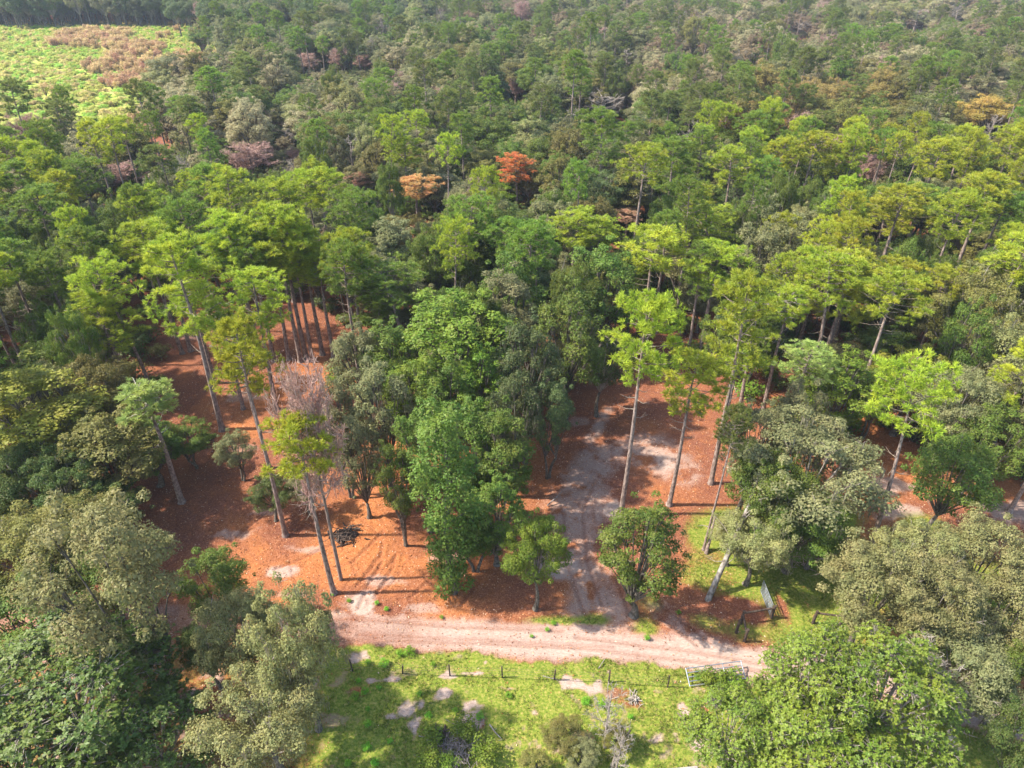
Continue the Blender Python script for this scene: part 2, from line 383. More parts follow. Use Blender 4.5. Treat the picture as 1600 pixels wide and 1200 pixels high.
for i, kw in enumerate([dict(), dict(cr=4.8, nl=32, flat=.65, base=.45), dict(cr=3.7, nl=24, base=.36, multi=2), dict(cr=4.4, nl=30, lr=.24, moss=130, gap=.1), dict(cr=4.0, nl=20, lr=.32, gap=.15), dict(cr=5.2, nl=36, lr=.22, flat=.6, base=.5, moss=60)]):
    reg_tree('oak%d' % i, make_broad(30+i, 12, **kw), 'leaf', 'bark_oak', 'twig_pale' if i % 2 else 'bark_oak', 12, kw.get('cr', 4.3))
for i, kw in enumerate([dict(cr=3.3, base=.3, nl=30, lr=.28), dict(cr=2.7, base=.25, nl=28, lr=.32, multi=2), dict(cr=3.6, base=.32, nl=34, lr=.24, multi=3, moss=40), dict(cr=3.0, base=.22, nl=34, lr=.27)]):
    reg_tree('tall%d' % i, make_broad(50+i, 15, leaf=.19, dens=430, flat=1., **kw), 'leaf', 'bark_oak', None, 15, kw['cr'])
for i in range(2): reg_tree('magnolia%d' % i, make_rosette(60+i, 13, 5., 36-6*i), 'gloss', 'bark_pale', 'twig_pale', 13, 5.)
for i in range(2): reg_tree('column%d' % i, make_column(70+i), 'leaf', 'bark_oak', None, 18, 2.2)
for i, kw in enumerate([dict(fine=6), dict(cr=2.6, n1=11, fine=5), dict(cr=3.4, n1=12, base=.45, fine=6)]):
    reg_tree('bare%d' % i, make_bare(80+i, 12, **kw), 'leaf', 'wood_grey', 'twig_pale', 12, kw.get('cr', 3.))
reg_tree('pink0', make_bare(90, 13, 3.6, .45, 14, fine=9, mass=26, twig=.032), 'leaf', 'bark_pine', 'twig_pink', 13, 3.6)
reg_tree('pink1', make_bare(91, 13, 2.8, .5, 11, fine=9, mass=26, twig=.032), 'leaf', 'bark_pine', 'twig_pink', 13, 2.8)
for i in range(3): reg_tree('shrub%d' % i, make_shrub(95+i), 'leaf', 'bark_oak', None, 1.6, 1.1)

class Inst: pass
ALL = []
def link(o, parent=None):
    COL.objects.link(o)
    if parent is not None: o.parent = parent
    return o
def tree(kind, key, x, y, h, cr, tone, rz=None, label=None, group=None, lean=None, z=0, simple=False, cat='tree'):
    p = PROTO[key]; sx = cr/p['cr']; sz = h/p['h']
    rg = random.Random(hash((round(x, 2), round(y, 2))) & 0xffff)
    root = bpy.data.objects.new(kind, None); link(root); root.empty_display_size = .5
    root.location = (x, y, z); root.rotation_euler = (0, 0, rg.uniform(0, 6.28) if rz is None else rz)
    if lean:
        root.rotation_mode = 'XYZ'; root.rotation_euler = lean
    root.scale = (sx, sx, sz)
    col = TONE.get(tone, (.1, .1, .05))
    for nm, me, mk, g in p['parts']:
        if simple and nm == 'moss': continue
        c = bpy.data.objects.new(nm, me); link(c, root)
        if nm in ('moss', 'branches'): c['kind'] = 'stuff'
        c.color = (*col, 1)
    root['category'] = cat
    i = Inst(); i.o = root; i.kind = kind; i.tone = tone; i.label = label; i.group = group
    i.px, i.py, i.dep = proj(x, y, h*.75); i.h = h; i.x = x; i.y = y; i.cr = cr
    ALL.append(i)
    return root
OCC = []   # occupied ground discs for the random fill: x, y, r
def by_base(kind, key, bx, by, topy, hw, tone, label=None, **k):
    p = at(bx, by); 
    # height so that the top projects to topy
    b = (600-topy)/FPX; dy = CP+b*SP; dz = -SP+b*CP; h = H+p[1]/dy*dz
    _, _, dep = proj(p[0], p[1], h*.75); cr = hw*dep/FPX*1.12
    OCC.append((p[0], p[1], cr))
    return tree(kind, key, p[0], p[1], h, cr, tone, label=label, **k)
def by_crown(kind, key, cx, cy_, hw, h, tone, label=None, frac=.7, **k):
    p = at(cx, cy_, h*frac); _, _, dep = proj(p[0], p[1], h*frac); cr = hw*dep/FPX*1.12
    OCC.append((p[0], p[1], cr))
    return tree(kind, key, p[0], p[1], h, cr, tone, label=label, **k)

# ------------------------------------------------------------------ noise for masks
def vnoise(x, y, s, seed=0):
    rg = np.random.default_rng(seed); T = rg.random((256, 256))
    u = x/s; v = y/s; i = np.floor(u).astype(int); j = np.floor(v).astype(int); a = u-i; b = v-j
    a = a*a*(3-2*a); b = b*b*(3-2*b); i &= 255; j &= 255; i1 = (i+1) & 255; j1 = (j+1) & 255
    return (T[i, j]*(1-a)+T[i1, j]*a)*(1-b)+(T[i, j1]*(1-a)+T[i1, j1]*a)*b
def fbm(x, y, s, seed=0, o=4):
    r = 0; amp = .5; t = 0
    for k in range(o): r = r+amp*vnoise(x, y, s/2**k, seed+k); t += amp; amp *= .5
    return r/t
def seg_dist(X, Y, pts):
    d = np.full(X.shape, 1e9)
    for a, b in zip(pts[:-1], pts[1:]):
        ax, ay = a[:2]; bx, by = b[:2]; vx, vy = bx-ax, by-ay; L = vx*vx+vy*vy+1e-9
        t = np.clip(((X-ax)*vx+(Y-ay)*vy)/L, 0, 1); d = np.minimum(d, np.hypot(X-ax-t*vx, Y-ay-t*vy))
    return d
def in_poly(X, Y, P):
    ins = np.zeros(X.shape, bool); n = len(P)
    for i in range(n):
        x1, y1 = P[i][:2]; x2, y2 = P[(i+1) % n][:2]
        c = ((y1 > Y) != (y2 > Y)) & (X < (x2-x1)*(Y-y1)/(y2-y1+1e-12)+x1); ins ^= c
    return ins
def gp(lst): return [at(x, y) for x, y in lst]
def sstep(a, b, x): t = np.clip((x-a)/(b-a), 0, 1); return t*t*(3-2*t)
def blob(X, Y, px, py, rx, ry=None):
    p = at(px, py); ry = ry or rx; return np.exp(-(((X-p[0])/rx)**2+((Y-p[1])/ry)**2))

# ------------------------------------------------------------------ ground
def axis_grid(lo, hi, step, far, grow=1.16):
    c = np.arange(lo, hi+step/2, step); a = []; s = step; v = lo
    while v > -far: s *= grow; v -= s; a.append(v)
    b = []; s = step; v = hi
    while v < far: s *= grow; v += s; b.append(v)
    return np.array(a[::-1]+list(c)+b)
gx = axis_grid(-46, 50, .16, 2500); gy = axis_grid(14, 92, .16, 2500)
X, Y = np.meshgrid(gx, gy)
n1 = fbm(X, Y, 3.5, 1); n2 = fbm(X, Y, 1.1, 5); n3 = fbm(X, Y, 12, 9)
nz = fbm(X, Y, .45, 15, 3)
ROAD = gp([(-150, 960), (120, 962), (300, 972), (560, 985), (700, 992), (900, 1003), (1050, 1018), (1200, 1040), (1340, 1066), (1500, 1105), (1750, 1180)])
PATH = gp([(950, 985), (925, 930), (895, 860), (895, 800), (915, 750), (945, 715), (1010, 700), (1060, 735)])
PATH2 = gp([(1110, 1015), (1050, 970), (985, 905), (950, 850), (925, 760), (920, 690), (950, 640)])
wob = (n1-.5)*1.6+(nz-.5)*.7
dr = seg_dist(X, Y, ROAD)+wob*.8
sand = 1-sstep(.75, 2.1, dr)
px_, py0, _ = proj(X, np.maximum(Y, 1), 0*X)
sand *= (.38+.62*sstep(380, 860, px_+(n3-.5)*300))*(.8+.55*(fbm(X, Y, 2.4, 131)-.3))
pale = 1-sstep(1.1, 3.6, seg_dist(X, Y, PATH)+wob*1.6)
pale2 = (1-sstep(.25, 1.1, seg_dist(X, Y, PATH2)+wob*.9))
sand = np.maximum(sand, pale*.62*sstep(.25, .62, n2+.08)); sand = np.maximum(sand, pale2*.62*sstep(.25, .6, n2+.06)); sand *= .72+.5*(fbm(X, Y, 1.6, 91)-.2)
for (px, py, r, ry, k) in [(565, 945, 1.6, 1.2, .9), (600, 975, 2.5, 1.0, .5), (440, 895, 1.6, .8, .75), (360, 835, 2.2, .8, .55), (1040, 725, 1.2, 2., .7), (905, 660, 1.4, 1, .4), (755, 830, 2.2, 1.5, .55), (700, 870, 2.4, 1., .4),
        (380, 620, 2.5, 1.5, .35), (960, 800, 1.4, 1.4, .8), (1385, 760, 3, 1.6, .6), (1400, 800, 2.5, 1.2, .6), (1580, 800, 3, 2, .6), (1255, 880, 2., .7, .6), (880, 890, 2.2, 1.8, .75), (600, 905, 1.6, .7, .55), (480, 860, 1.6, .5, .5), (520, 960, 2, .6, .5), (660, 950, 1.8, .6, .5), (420, 800, 2, .6, .4), (460, 930, 1.5, .5, .5), (380, 700, 1.6, .8, .35), (860, 880, 2.0, 2.2, .6),
        (300, 520, 3, 2, .3), (1270, 850, 1.5, .8, .4)]:
    sand = np.maximum(sand, k*sstep(.25, .8, blob(X, Y, px, py, r, ry)+(n2-.5)*1.1))
# grass: everything nearer than the road, and the glade round the open gate
gline = seg_dist(X, Y, ROAD)
roady = np.interp(X.ravel(), [p[0] for p in ROAD], [p[1] for p in ROAD]).reshape(X.shape)
south = sstep(.9, 2.0, (roady-Y)+wob*1.4)
glade = in_poly(X, Y, gp([(1060, 990), (1050, 900), (1070, 800), (1150, 770), (1350, 790), (1480, 850), (1700, 860), (1700, 1090), (1400, 1060), (1200, 1020)])).astype(float)
GP = gp([(1060, 990), (1050, 900), (1070, 800), (1150, 770), (1350, 790), (1480, 850), (1700, 860), (1700, 1090), (1400, 1060), (1200, 1020)])
glade = np.where(glade > 0, sstep(-.3, 2.2, seg_dist(X, Y, GP+[GP[0]])+wob*1.2), 0)*np.clip(.25+1.5*(fbm(X, Y, 2.6, 31)-.28), 0, 1)
grass = np.maximum(south*.95, glade)
for (px, py, r, ry, k) in [(870, 972, 2.4, .6, 1.), (930, 968, 1.2, .6, .8), (1010, 985, 1.0, 1.2, .9), (850, 990, .9, .9, .7), (1440, 820, 2.2, 1.6, .8), (1130, 830, 2.5, 2.5, .9), (1020, 940, 1.6, 1., .5), (1300, 960, 3, 2, .8), (1250, 910, 3, 2, .8), (1170, 960, 1.2, 1., -.8), (1130, 950, 2, .9, -1.), (1075, 935, 1.6, 1.0, -.9), (1220, 940, .35, 2.2, -.7), (1262, 945, .3, 2.4, -.7), (750, 1030, 3, .5, .2)]:
    grass = grass+k*blob(X, Y, px, py, r, ry)
grass = np.clip(grass, 0, 1); grass *= 1-np.clip((1-sstep(1.0, 1.8, dr)), 0, 1)
# bare sandy and reddish scars in the grass
scar = np.zeros_like(X)
for (px, py, r, ry) in [(635, 1110, .7, .5), (610, 1120, .4, .3), (703, 1058, .8, .25), (735, 1052, 1.0, .18), (648, 1145, .35, .8), (695, 1085, .7, .6), (600, 1062, 1.6, .2), (1070, 1120, .35, .9), (1090, 1150, .5, .9), (1025, 1150, .5, .5), (560, 1030, 1.5, .4), (790, 1075, 1., .25), (745, 1122, .6, .6), (905, 1070, 1.4, .5), (800, 1015, 2., .2), (730, 1100, .5, .4)]:
    scar = np.maximum(scar, sstep(.12, 1.0, blob(X, Y, px, py, r*1.25, ry*1.25)*1.1+(fbm(X, Y, .8, 17, 3)-.5)*2.2))
red = np.zeros_like(X)
for (px, py, r, ry) in [(965, 1085, 1.2, .8), (990, 1100, 1.0, .7), (560, 1080, 1., .5), (1110, 1105, 1., .5), (1540, 1110, 1.4, 1.5), (330, 1100, 3, 2), (120, 1010, 4, 3), (750, 1130, .6, .7), (1560, 1150, 1.5, 1)]:
    red = np.maximum(red, sstep(.3, .8, blob(X, Y, px, py, r, ry)+(nz-.5)*.9))
scar = np.maximum(scar, .6*sstep(.64, .8, fbm(X+nz*.6, Y+n2*.6, 1.8, 61)))*south
grass = grass*(1-.9*scar)*(1-.75*red*south)
sand = np.maximum(sand, scar*.85)
# left bank of the grass fades to litter under the oaks
grass *= np.where(px_ < 560, .35+.65*sstep(430, 560, px_), 1)
orange = np.clip(.34+2.0*(fbm(X, Y, 5, 41)-.5)+.5*blob(X, Y, 570, 870, 7, 5)+.45*blob(X, Y, 600, 760, 4, 7)+.3*blob(X, Y, 450, 590, 6, 4)-.35*blob(X, Y, 400, 780, 6, 9), 0, 1)
orange *= np.where(py0 < np.interp(px_, [0, 260, 330, 520, 620, 860, 1000, 1100, 1600], [700, 540, 515, 540, 640, 640, 570, 600, 640]), .12, 1)*np.where(px_ < 280, .55, 1)*(1-.55*sstep(860, 1080, px_)*(px_ < 1330))
marshm = in_poly(X, Y, [(-420, 150), (-108, 150), (-100, 185), (-102, 262), (-138, 330), (-170, 440), (-650, 470)]).astype(float)
ht = (fbm(X, Y, 5, 71)-.5)*.35+(nz-.5)*.10*(1-sand*.6)
ruts = []
def rut(pts, wd=.16, dp=.10):
    global ht
    d = seg_dist(X, Y, gp(pts)); ht = ht-dp*np.exp(-(d/wd)**2)+dp*.55*np.exp(-((d-wd*1.9)/(wd*.8))**2); ruts.append(pts)
    return np.exp(-(d/(wd*1.1))**2)
rutm = np.zeros_like(X)
for r in [[(595, 865), (583, 885), (556, 917)], [(598, 850), (596, 880), (575, 915), (560, 950)], [(618, 870), (612, 890), (590, 925)], [(618, 868), (606, 885)], [(606, 905), (585, 935)], [(720, 945), (745, 910)], [(640, 935), (675, 905)], [(550, 880), (600, 830)],
          [(300, 960), (520, 965), (700, 978), (880, 985)], [(320, 985), (560, 1000), (740, 1004), (900, 1012), (1060, 1030), (1210, 1052)], [(560, 992), (740, 998), (960, 1012)], [(900, 996), (1060, 1015), (1220, 1042)], [(915, 960), (885, 880), (880, 800)], [(945, 955), (918, 880), (910, 800), (930, 750)], [(985, 960), (955, 880), (940, 800)], [(430, 890), (480, 870), (520, 850)], [(360, 845), (430, 790)], [(1090, 1010), (1020, 955), (960, 880)], [(1110, 1005), (1040, 950), (975, 870)]]:
    rutm = np.maximum(rutm, rut(r))
rr2 = random.Random(5)
for k in range(34):
    cx0, cy0 = rr2.uniform(330, 700), rr2.uniform(800, 950); an = rr2.uniform(.3, 2.4); ln = rr2.uniform(12, 38); bnd = rr2.uniform(-8, 8)
    rutm = np.maximum(rutm, .8*rut([(cx0-math.cos(an)*ln, cy0+math.sin(an)*ln), (cx0+bnd, cy0+bnd*.3), (cx0+math.cos(an)*ln, cy0-math.sin(an)*ln)], rr2.uniform(.05, .12), rr2.uniform(.03, .08)))
V = np.stack([X, Y, ht], -1).reshape(-1, 3)
ny, nx = X.shape; idx = np.arange(ny*nx).reshape(ny, nx)
F = np.stack([idx[:-1, :-1], idx[:-1, 1:], idx[1:, 1:], idx[1:, :-1]], -1).reshape(-1, 4)
m, nt, N, L = mat_new('ground_cover')
out = N.new('ShaderNodeOutputMaterial'); p = N.new('ShaderNodeBsdfPrincipled'); p.inputs['Roughness'].default_value = .95; p.inputs['Specular IOR Level'].default_value = .1
L.new(p.outputs[0], out.inputs['Surface'])
geo = N.new('ShaderNodeNewGeometry')
def noise(scale, detail=4, rough=.6, stretch=None):
    n = N.new('ShaderNodeTexNoise'); n.inputs['Scale'].default_value = scale; n.inputs['Detail'].default_value = detail; n.inputs['Roughness'].default_value = rough
    if stretch:
        mp = N.new('ShaderNodeMapping'); mp.inputs['Scale'].default_value = stretch; L.new(geo.outputs['Position'], mp.inputs[0]); L.new(mp.outputs[0], n.inputs['Vector'])
    else: L.new(geo.outputs['Position'], n.inputs['Vector'])
    return n.outputs['Fac']
def attr(nm):
    a = N.new('ShaderNodeAttribute'); a.attribute_name = nm; return a.outputs['Fac']
def ramp(src, stops):
    c = N.new('ShaderNodeValToRGB'); e = c.color_ramp.elements
    while len(e) < len(stops): e.new(.5)
    for k, (pos, col) in enumerate(stops): e[k].position = pos; e[k].color = (*col, 1) if len(col) == 3 else col
    L.new(src, c.inputs[0]); return c.outputs[0]
def mix(f, a, b, mode='MIX'):
    n = N.new('ShaderNodeMix'); n.data_type = 'RGBA'; n.blend_type = mode
    if isinstance(f, (int, float)): n.inputs[0].default_value = f
    else: L.new(f, n.inputs[0])
    L.new(a, n.inputs[6]); L.new(b, n.inputs[7]); return n.outputs[2]
def math_(op, a, b):
    n = N.new('ShaderNodeMath'); n.operation = op; n.use_clamp = True
    for i, x in enumerate((a, b)):
        if isinstance(x, (int, float)): n.inputs[i].default_value = x
        else: L.new(x, n.inputs[i])
    return n.outputs[0]
def sharpen(a, n, lo, hi, k=.6):
    mp = N.new('ShaderNodeMapRange'); L.new(math_('ADD', a, math_('MULTIPLY', math_('SUBTRACT', n, .35), k)), mp.inputs[0]); mp.inputs[1].default_value = lo; mp.inputs[2].default_value = hi
    return mp.outputs[0]
nf = noise(9, 5, .7); nf2 = noise(2.2, 4); nf3 = noise(22, 3, .7)
straw = ramp(nf, [(.28, (.12, .04, .018)), (.43, (.31, .107, .036)), (.56, (.41, .155, .055)), (.72, (.52, .29, .15))])
dark = ramp(nf, [(.28, (.06, .026, .02)), (.5, (.19, .066, .036)), (.72, (.34, .17, .11))])
soil = mix(math_('ADD', attr('orange'), math_('ADD', math_('MULTIPLY', math_('SUBTRACT', nf2, .5), 1.0), math_('MULTIPLY', math_('SUBTRACT', noise(.55, 3), .52), 1.8))), dark, straw)
sandc = ramp(nf3, [(.25, (.20, .125, .095)), (.45, (.34, .245, .195)), (.7, (.50, .395, .33))])
sandc2 = mix(.5, sandc, ramp(noise(3, 4, .6, (1, 3.5, 1)), [(.3, (.24, .15, .115)), (.7, (.54, .43, .36))]))
grassc = ramp(noise(5, 5, .7), [(.3, (.085, .11, .016)), (.45, (.13, .18, .022)), (.56, (.22, .23, .04)), (.72, (.38, .27, .11))])
c = mix(sharpen(attr('sand'), math_('ADD', math_('MULTIPLY', nf, .5), math_('MULTIPLY', noise(26, 3, .8), .5)), .32, 1.0, 1.6), soil, sandc2)
c = mix(sharpen(attr('grass'), nf, .35, .85, 1.2), c, grassc)
marshc = ramp(noise(.05, 4), [(.35, (.20, .36, .05)), (.5, (.34, .40, .07)), (.65, (.40, .34, .12))])
c = mix(attr('marsh'), c, marshc)
c = mix(math_('MULTIPLY', attr('rut'), .45), c, dark)
L.new(c, p.inputs['Base Color'])
bp = N.new('ShaderNodeBump'); bp.inputs['Strength'].default_value = .9; bp.inputs['Distance'].default_value = .05; L.new(nf, bp.inputs['Height']); L.new(bp.outputs[0], p.inputs['Normal'])
gm = mesh_np('ground', V, F, m, smooth=True)
for nm, arr in (('sand', sand), ('grass', grass), ('orange', orange), ('marsh', marshm), ('rut', rutm)):
    a = gm.attributes.new(nm, 'FLOAT', 'POINT'); a.data.foreach_set('value', arr.astype(np.float32).ravel())
ground = link(bpy.data.objects.new('ground', gm)); ground['kind'] = 'structure'
def gsample(arr, x, y):
    i = np.clip(np.searchsorted(gx, x), 1, len(gx)-1); j = np.clip(np.searchsorted(gy, y), 1, len(gy)-1); return arr[j-1, i-1]
def gz(x, y): return float(gsample(ht, np.array([x]), np.array([y]))[0])

# ------------------------------------------------------------------ hero pines: base px, base py, top py, half width px
PINES = [
 (970, 805, 468, 55, 'pine0', 'bright', 'tall pine with pale bole standing at the edge of the sandy clearing'),
 (1112, 755, 437, 56, 'pine1', 'bright', 'tall many-limbed pine with curved bare lower branches behind the sandy clearing'),
 (1045, 790, 560, 50, 'pine0', 'lime', 'shorter pine with low yellow-green crown between the two tall clearing pines'),
 (1330, 662, 432, 52, 'pine5', 'bright', 'tall leaning pine just behind the flat-topped pine'),
 (1262, 628, 402, 56, 'pine3', 'bright', 'broad pine of a close pair, trunk on the left side'),
 (1278, 600, 396, 54, 'pine4', 'lime', 'broad pine of a close pair, trunk on the right side'),
 (1353, 867, 570, 62, 'pine3', 'bright', 'flat-topped bright pine with long bare bole above the green oaks'),
 (287, 784, 600, 38, 'pine6', 'palepine', 'small thin pale-crowned pine alone over dark oaks'),
 (522, 925, 648, 48, 'pine2', 'lime', 'slender yellow-green pine beside the bare-topped pine in the clearing'),
 (445, 838, 505, 46, 'pine2', 'lime', 'tall slender pine with small round crown in the red clearing'),
 (420, 730, 520, 22, 'pine6', 'bright', 'thin pine with a wisp of crown in the red clearing'),
 (350, 672, 370, 55, 'pine4', 'bright', 'big bright pine over the upper left of the red clearing'),
 (432, 640, 425, 52, 'pine1', 'bright', 'full-crowned pine at the head of the red clearing'),
 (300, 548, 350, 45, 'pine1', 'bright', None), (285, 552, 345, 42, 'pine0', 'bright', None), (410, 560, 330, 45, 'pine4', 'bright', None),
 (428, 565, 350, 42, 'pine0', 'pine', None), (452, 562, 345, 44, 'pine1', 'bright', None), (468, 566, 360, 40, 'pine2', 'bright', None), (480, 560, 318, 45, 'pine0', 'bright', None),
 (502, 555, 352, 42, 'pine4', 'bright', None), (395, 545, 360, 40, 'pine2', 'pine', None), (218, 640, 455, 48, 'pine4', 'bright', None), (640, 585, 412, 58, 'pine3', 'pine', 'wide airy pine behind the bright green oak clump'),
 (600, 580, 440, 34, 'pine4', 'pine', None), (716, 520, 368, 34, 'pine1', 'pine', None), (1000, 540, 360, 48, 'pine0', 'lime', None), (1090, 560, 384, 45, 'pine0', 'bright', None), (1100, 480, 322, 48, 'pine3', 'bright', None),
 (1075, 560, 380, 30, 'pine4', 'pine', None), (1215, 700, 540, 45, 'pine5', 'palepine', 'low pale pine with spreading limbs beside the large fallen-branch oak'),
 (1600, 760, 700, 20, 'pine6', 'bright', None), (1350, 590, 410, 42, 'pine5', 'lime', None), (1500, 470, 300, 40, 'pine5', 'pine', None), (1450, 430, 310, 36, 'pine5', 'pine', None), (1590, 520, 350, 44, 'pine3', 'lime', None),
 (890, 480, 328, 42, 'pine0', 'bright', None), (925, 480, 345, 34, 'pine2', 'bright', None), (1155, 640, 480, 35, 'pine4', 'pine', None), (1300, 540, 400, 40, 'pine4', 'bright', None),
 (1100, 860, 640, 30, 'pine5', 'dullpine', 'dull thin pine rising left of the white-barked leaning oak'),
 (380, 640, 470, 24, 'pine6', 'pine', None), (335, 600, 440, 26, 'pine6', 'bright', None), (520, 560, 400, 26, 'pine6', 'bright', None), (1125, 690, 545, 24, 'pine6', 'bright', None), (1240, 560, 400, 26, 'pine6', 'lime', None), (1575, 800, 640, 30, 'pine6', 'lime', None), (1420, 600, 420, 34, 'pine5', 'lime', None), (1490, 560, 400, 34, 'pine5', 'bright', None), (1190, 640, 450, 28, 'pine6', 'bright', None),
 (1550, 420, 290, 38, 'pine1', 'pine', None), (1400, 420, 292, 40, 'pine0', 'pine', None), (1355, 430, 305, 38, 'pine4', 'lime', None)]
for bx, by, ty, hw, key, tone, lab in PINES:
    by_base('pine_tree', key, bx, by, ty, hw, tone, lab)
# mid-ground pine crowns: crown centre px, half width, height, tone
for cx, cy_, hw, h, tone in [(60, 330, 40, 18, 'pine'), (130, 275, 38, 18, 'pine'), (235, 330, 40, 18, 'bright'), (300, 345, 38, 19, 'pine'), (355, 300, 40, 19, 'bright'), (430, 320, 38, 18, 'bright'), (500, 300, 36, 18, 'bright'),
        (555, 330, 40, 18, 'pine'), (455, 385, 40, 19, 'bright'), (550, 400, 38, 18, 'bright'), (175, 440, 46, 18, 'bright'), (130, 400, 36, 18, 'pine'), (30, 280, 34, 17, 'pine'), (632, 238, 30, 15, 'bright'), (720, 345, 40, 18, 'pine'), (705, 390, 34, 18, 'bright'),
        (945, 205, 34, 21, 'pine'), (1000, 265, 40, 20, 'bright'), (1050, 250, 34, 19, 'pine'), (1180, 200, 32, 18, 'pine'), (1145, 265, 36, 18, 'bright'), (1265, 240, 34, 18, 'lime'), (1310, 245, 32, 17, 'lime'),
        (1460, 250, 36, 19, 'lime'), (1490, 340, 38, 19, 'bright'), (1540, 310, 38, 19, 'lime'), (1580, 235, 34, 18, 'lime'), (1500, 230, 30, 18, 'lime'), (1400, 330, 42, 18, 'lime'), (1590, 410, 46, 18, 'lime'), (700, 165, 22, 19, 'dullpine'), (535, 425, 36, 18, 'pine'),
        (320, 290, 30, 18, 'pine'), (20, 420, 40, 18, 'pine'), (80, 440, 34, 17, 'pine'), (255, 255, 28, 17, 'dullpine'), (390, 110, 22, 18, 'dullpine'), (375, 100, 20, 18, 'dullpine'), (1160, 120, 20, 18, 'pine'), (1100, 230, 28, 18, 'pine'), (1350, 195, 24, 17, 'pine')]:
    by_crown('pine_tree', 'pine%d' % ((int(cx)*7+int(cy_)) % 6), cx, cy_, hw, h, tone, frac=.82)

# ------------------------------------------------------------------ hero special trees
by_base('dead_pine_tree', 'pink0', 533, 906, 562, 46, 'pink', 'dead pine with bare reddish twig crown standing in the orange straw clearing', cat='dead tree')
by_base('dead_pine_tree', 'pine1', 809, 345, 243, 33, 'rust', 'rust-orange dead pine standing out of the green canopy', cat='dead tree')
by_base('dead_pine_tree', 'pine0', 655, 365, 275, 36, 'rusty', 'rounded rust and yellow dead pine left of the rust-orange one', cat='dead tree')
by_base('dead_pine_tree', 'pine2', 568, 330, 270, 20, 'redbrown', 'small half-hidden reddish dead pine behind bright pines', cat='dead tree')
by_base('dead_pine_tree', 'pine2', 977, 385, 328, 22, 'redbrown', 'small reddish-brown dead tree above the round bright pine', cat='dead tree')
by_base('broadleaf_tree', 'oak4', 1520, 225, 148, 38, 'ochre', 'ochre-yellow tree high in the canopy near the far right edge')
by_base('broadleaf_tree', 'oak0', 1390, 60, 0, 26, 'pale', None)
for bx, by, ty, hw, key, lab in [(400, 285, 222, 38, 'pink0', 'wide leafless pinkish tree in the grey-green canopy'), (205, 312, 250, 26, 'pink1', 'leafless pinkish tree behind the left bright pines'), (255, 262, 215, 14, 'bare1', 'thin white-limbed bare tree near the leafless pinkish tree'),
        (535, 120, 75, 17, 'pink0', 'pinkish bare tree at the far edge, first of a close pair'), (572, 122, 82, 15, 'pink1', 'pinkish bare tree at the far edge, second of a close pair'), (485, 125, 80, 16, 'pink1', 'reddish bare tree beside the far dark pines'),
        (815, 48, 0, 14, 'pink0', 'tall reddish dead tree at the top edge of the forest'), (690, 62, 8, 8, 'bare1', 'thin pale snag at the top edge of the forest'), (805, 170, 118, 16, 'pink1', 'narrow pinkish dead tree in the far canopy'),
        (945, 205, 140, 38, 'bare2', 'wide white-twigged bare tree above the twin tall pines'), (975, 120, 75, 18, 'bare0', 'pale bare twisted tree in the far canopy'), (1345, 305, 240, 20, 'pink0', 'bare pinkish tree of a pair among yellow-green pines'), (1378, 300, 245, 15, 'pink1', 'narrower bare tree of the pair among yellow-green pines'),
        (1425, 55, 10, 22, 'bare1', 'pale leaning snags near the far right canopy'), (455, 45, 12, 8, 'bare1', 'grey snag among the far dark trees'), (600, 70, 22, 10, 'bare0', 'thin pale snag far back near the dark tree belt'), (1080, 90, 55, 18, 'bare2', 'grey moss-hung bare tree in the far grey canopy'), (1250, 60, 30, 20, 'bare2', 'grey bare crown in the upper grey canopy'),
        (455, 240, 195, 18, 'bare0', 'pale bare crown between the grey-green oaks'), (430, 215, 165, 16, 'bare1', 'grey bare tree with upright limbs'), (1530, 250, 170, 16, 'bare1', 'bare grey tree behind the ochre tree'), (1490, 45, 5, 14, 'bare0', 'bare pale tree at the upper right edge')]:
    by_base('bare_tree', key, bx, by, ty, hw, 'pink' if key[0] == 'p' else 'wood', lab, cat='bare tree')

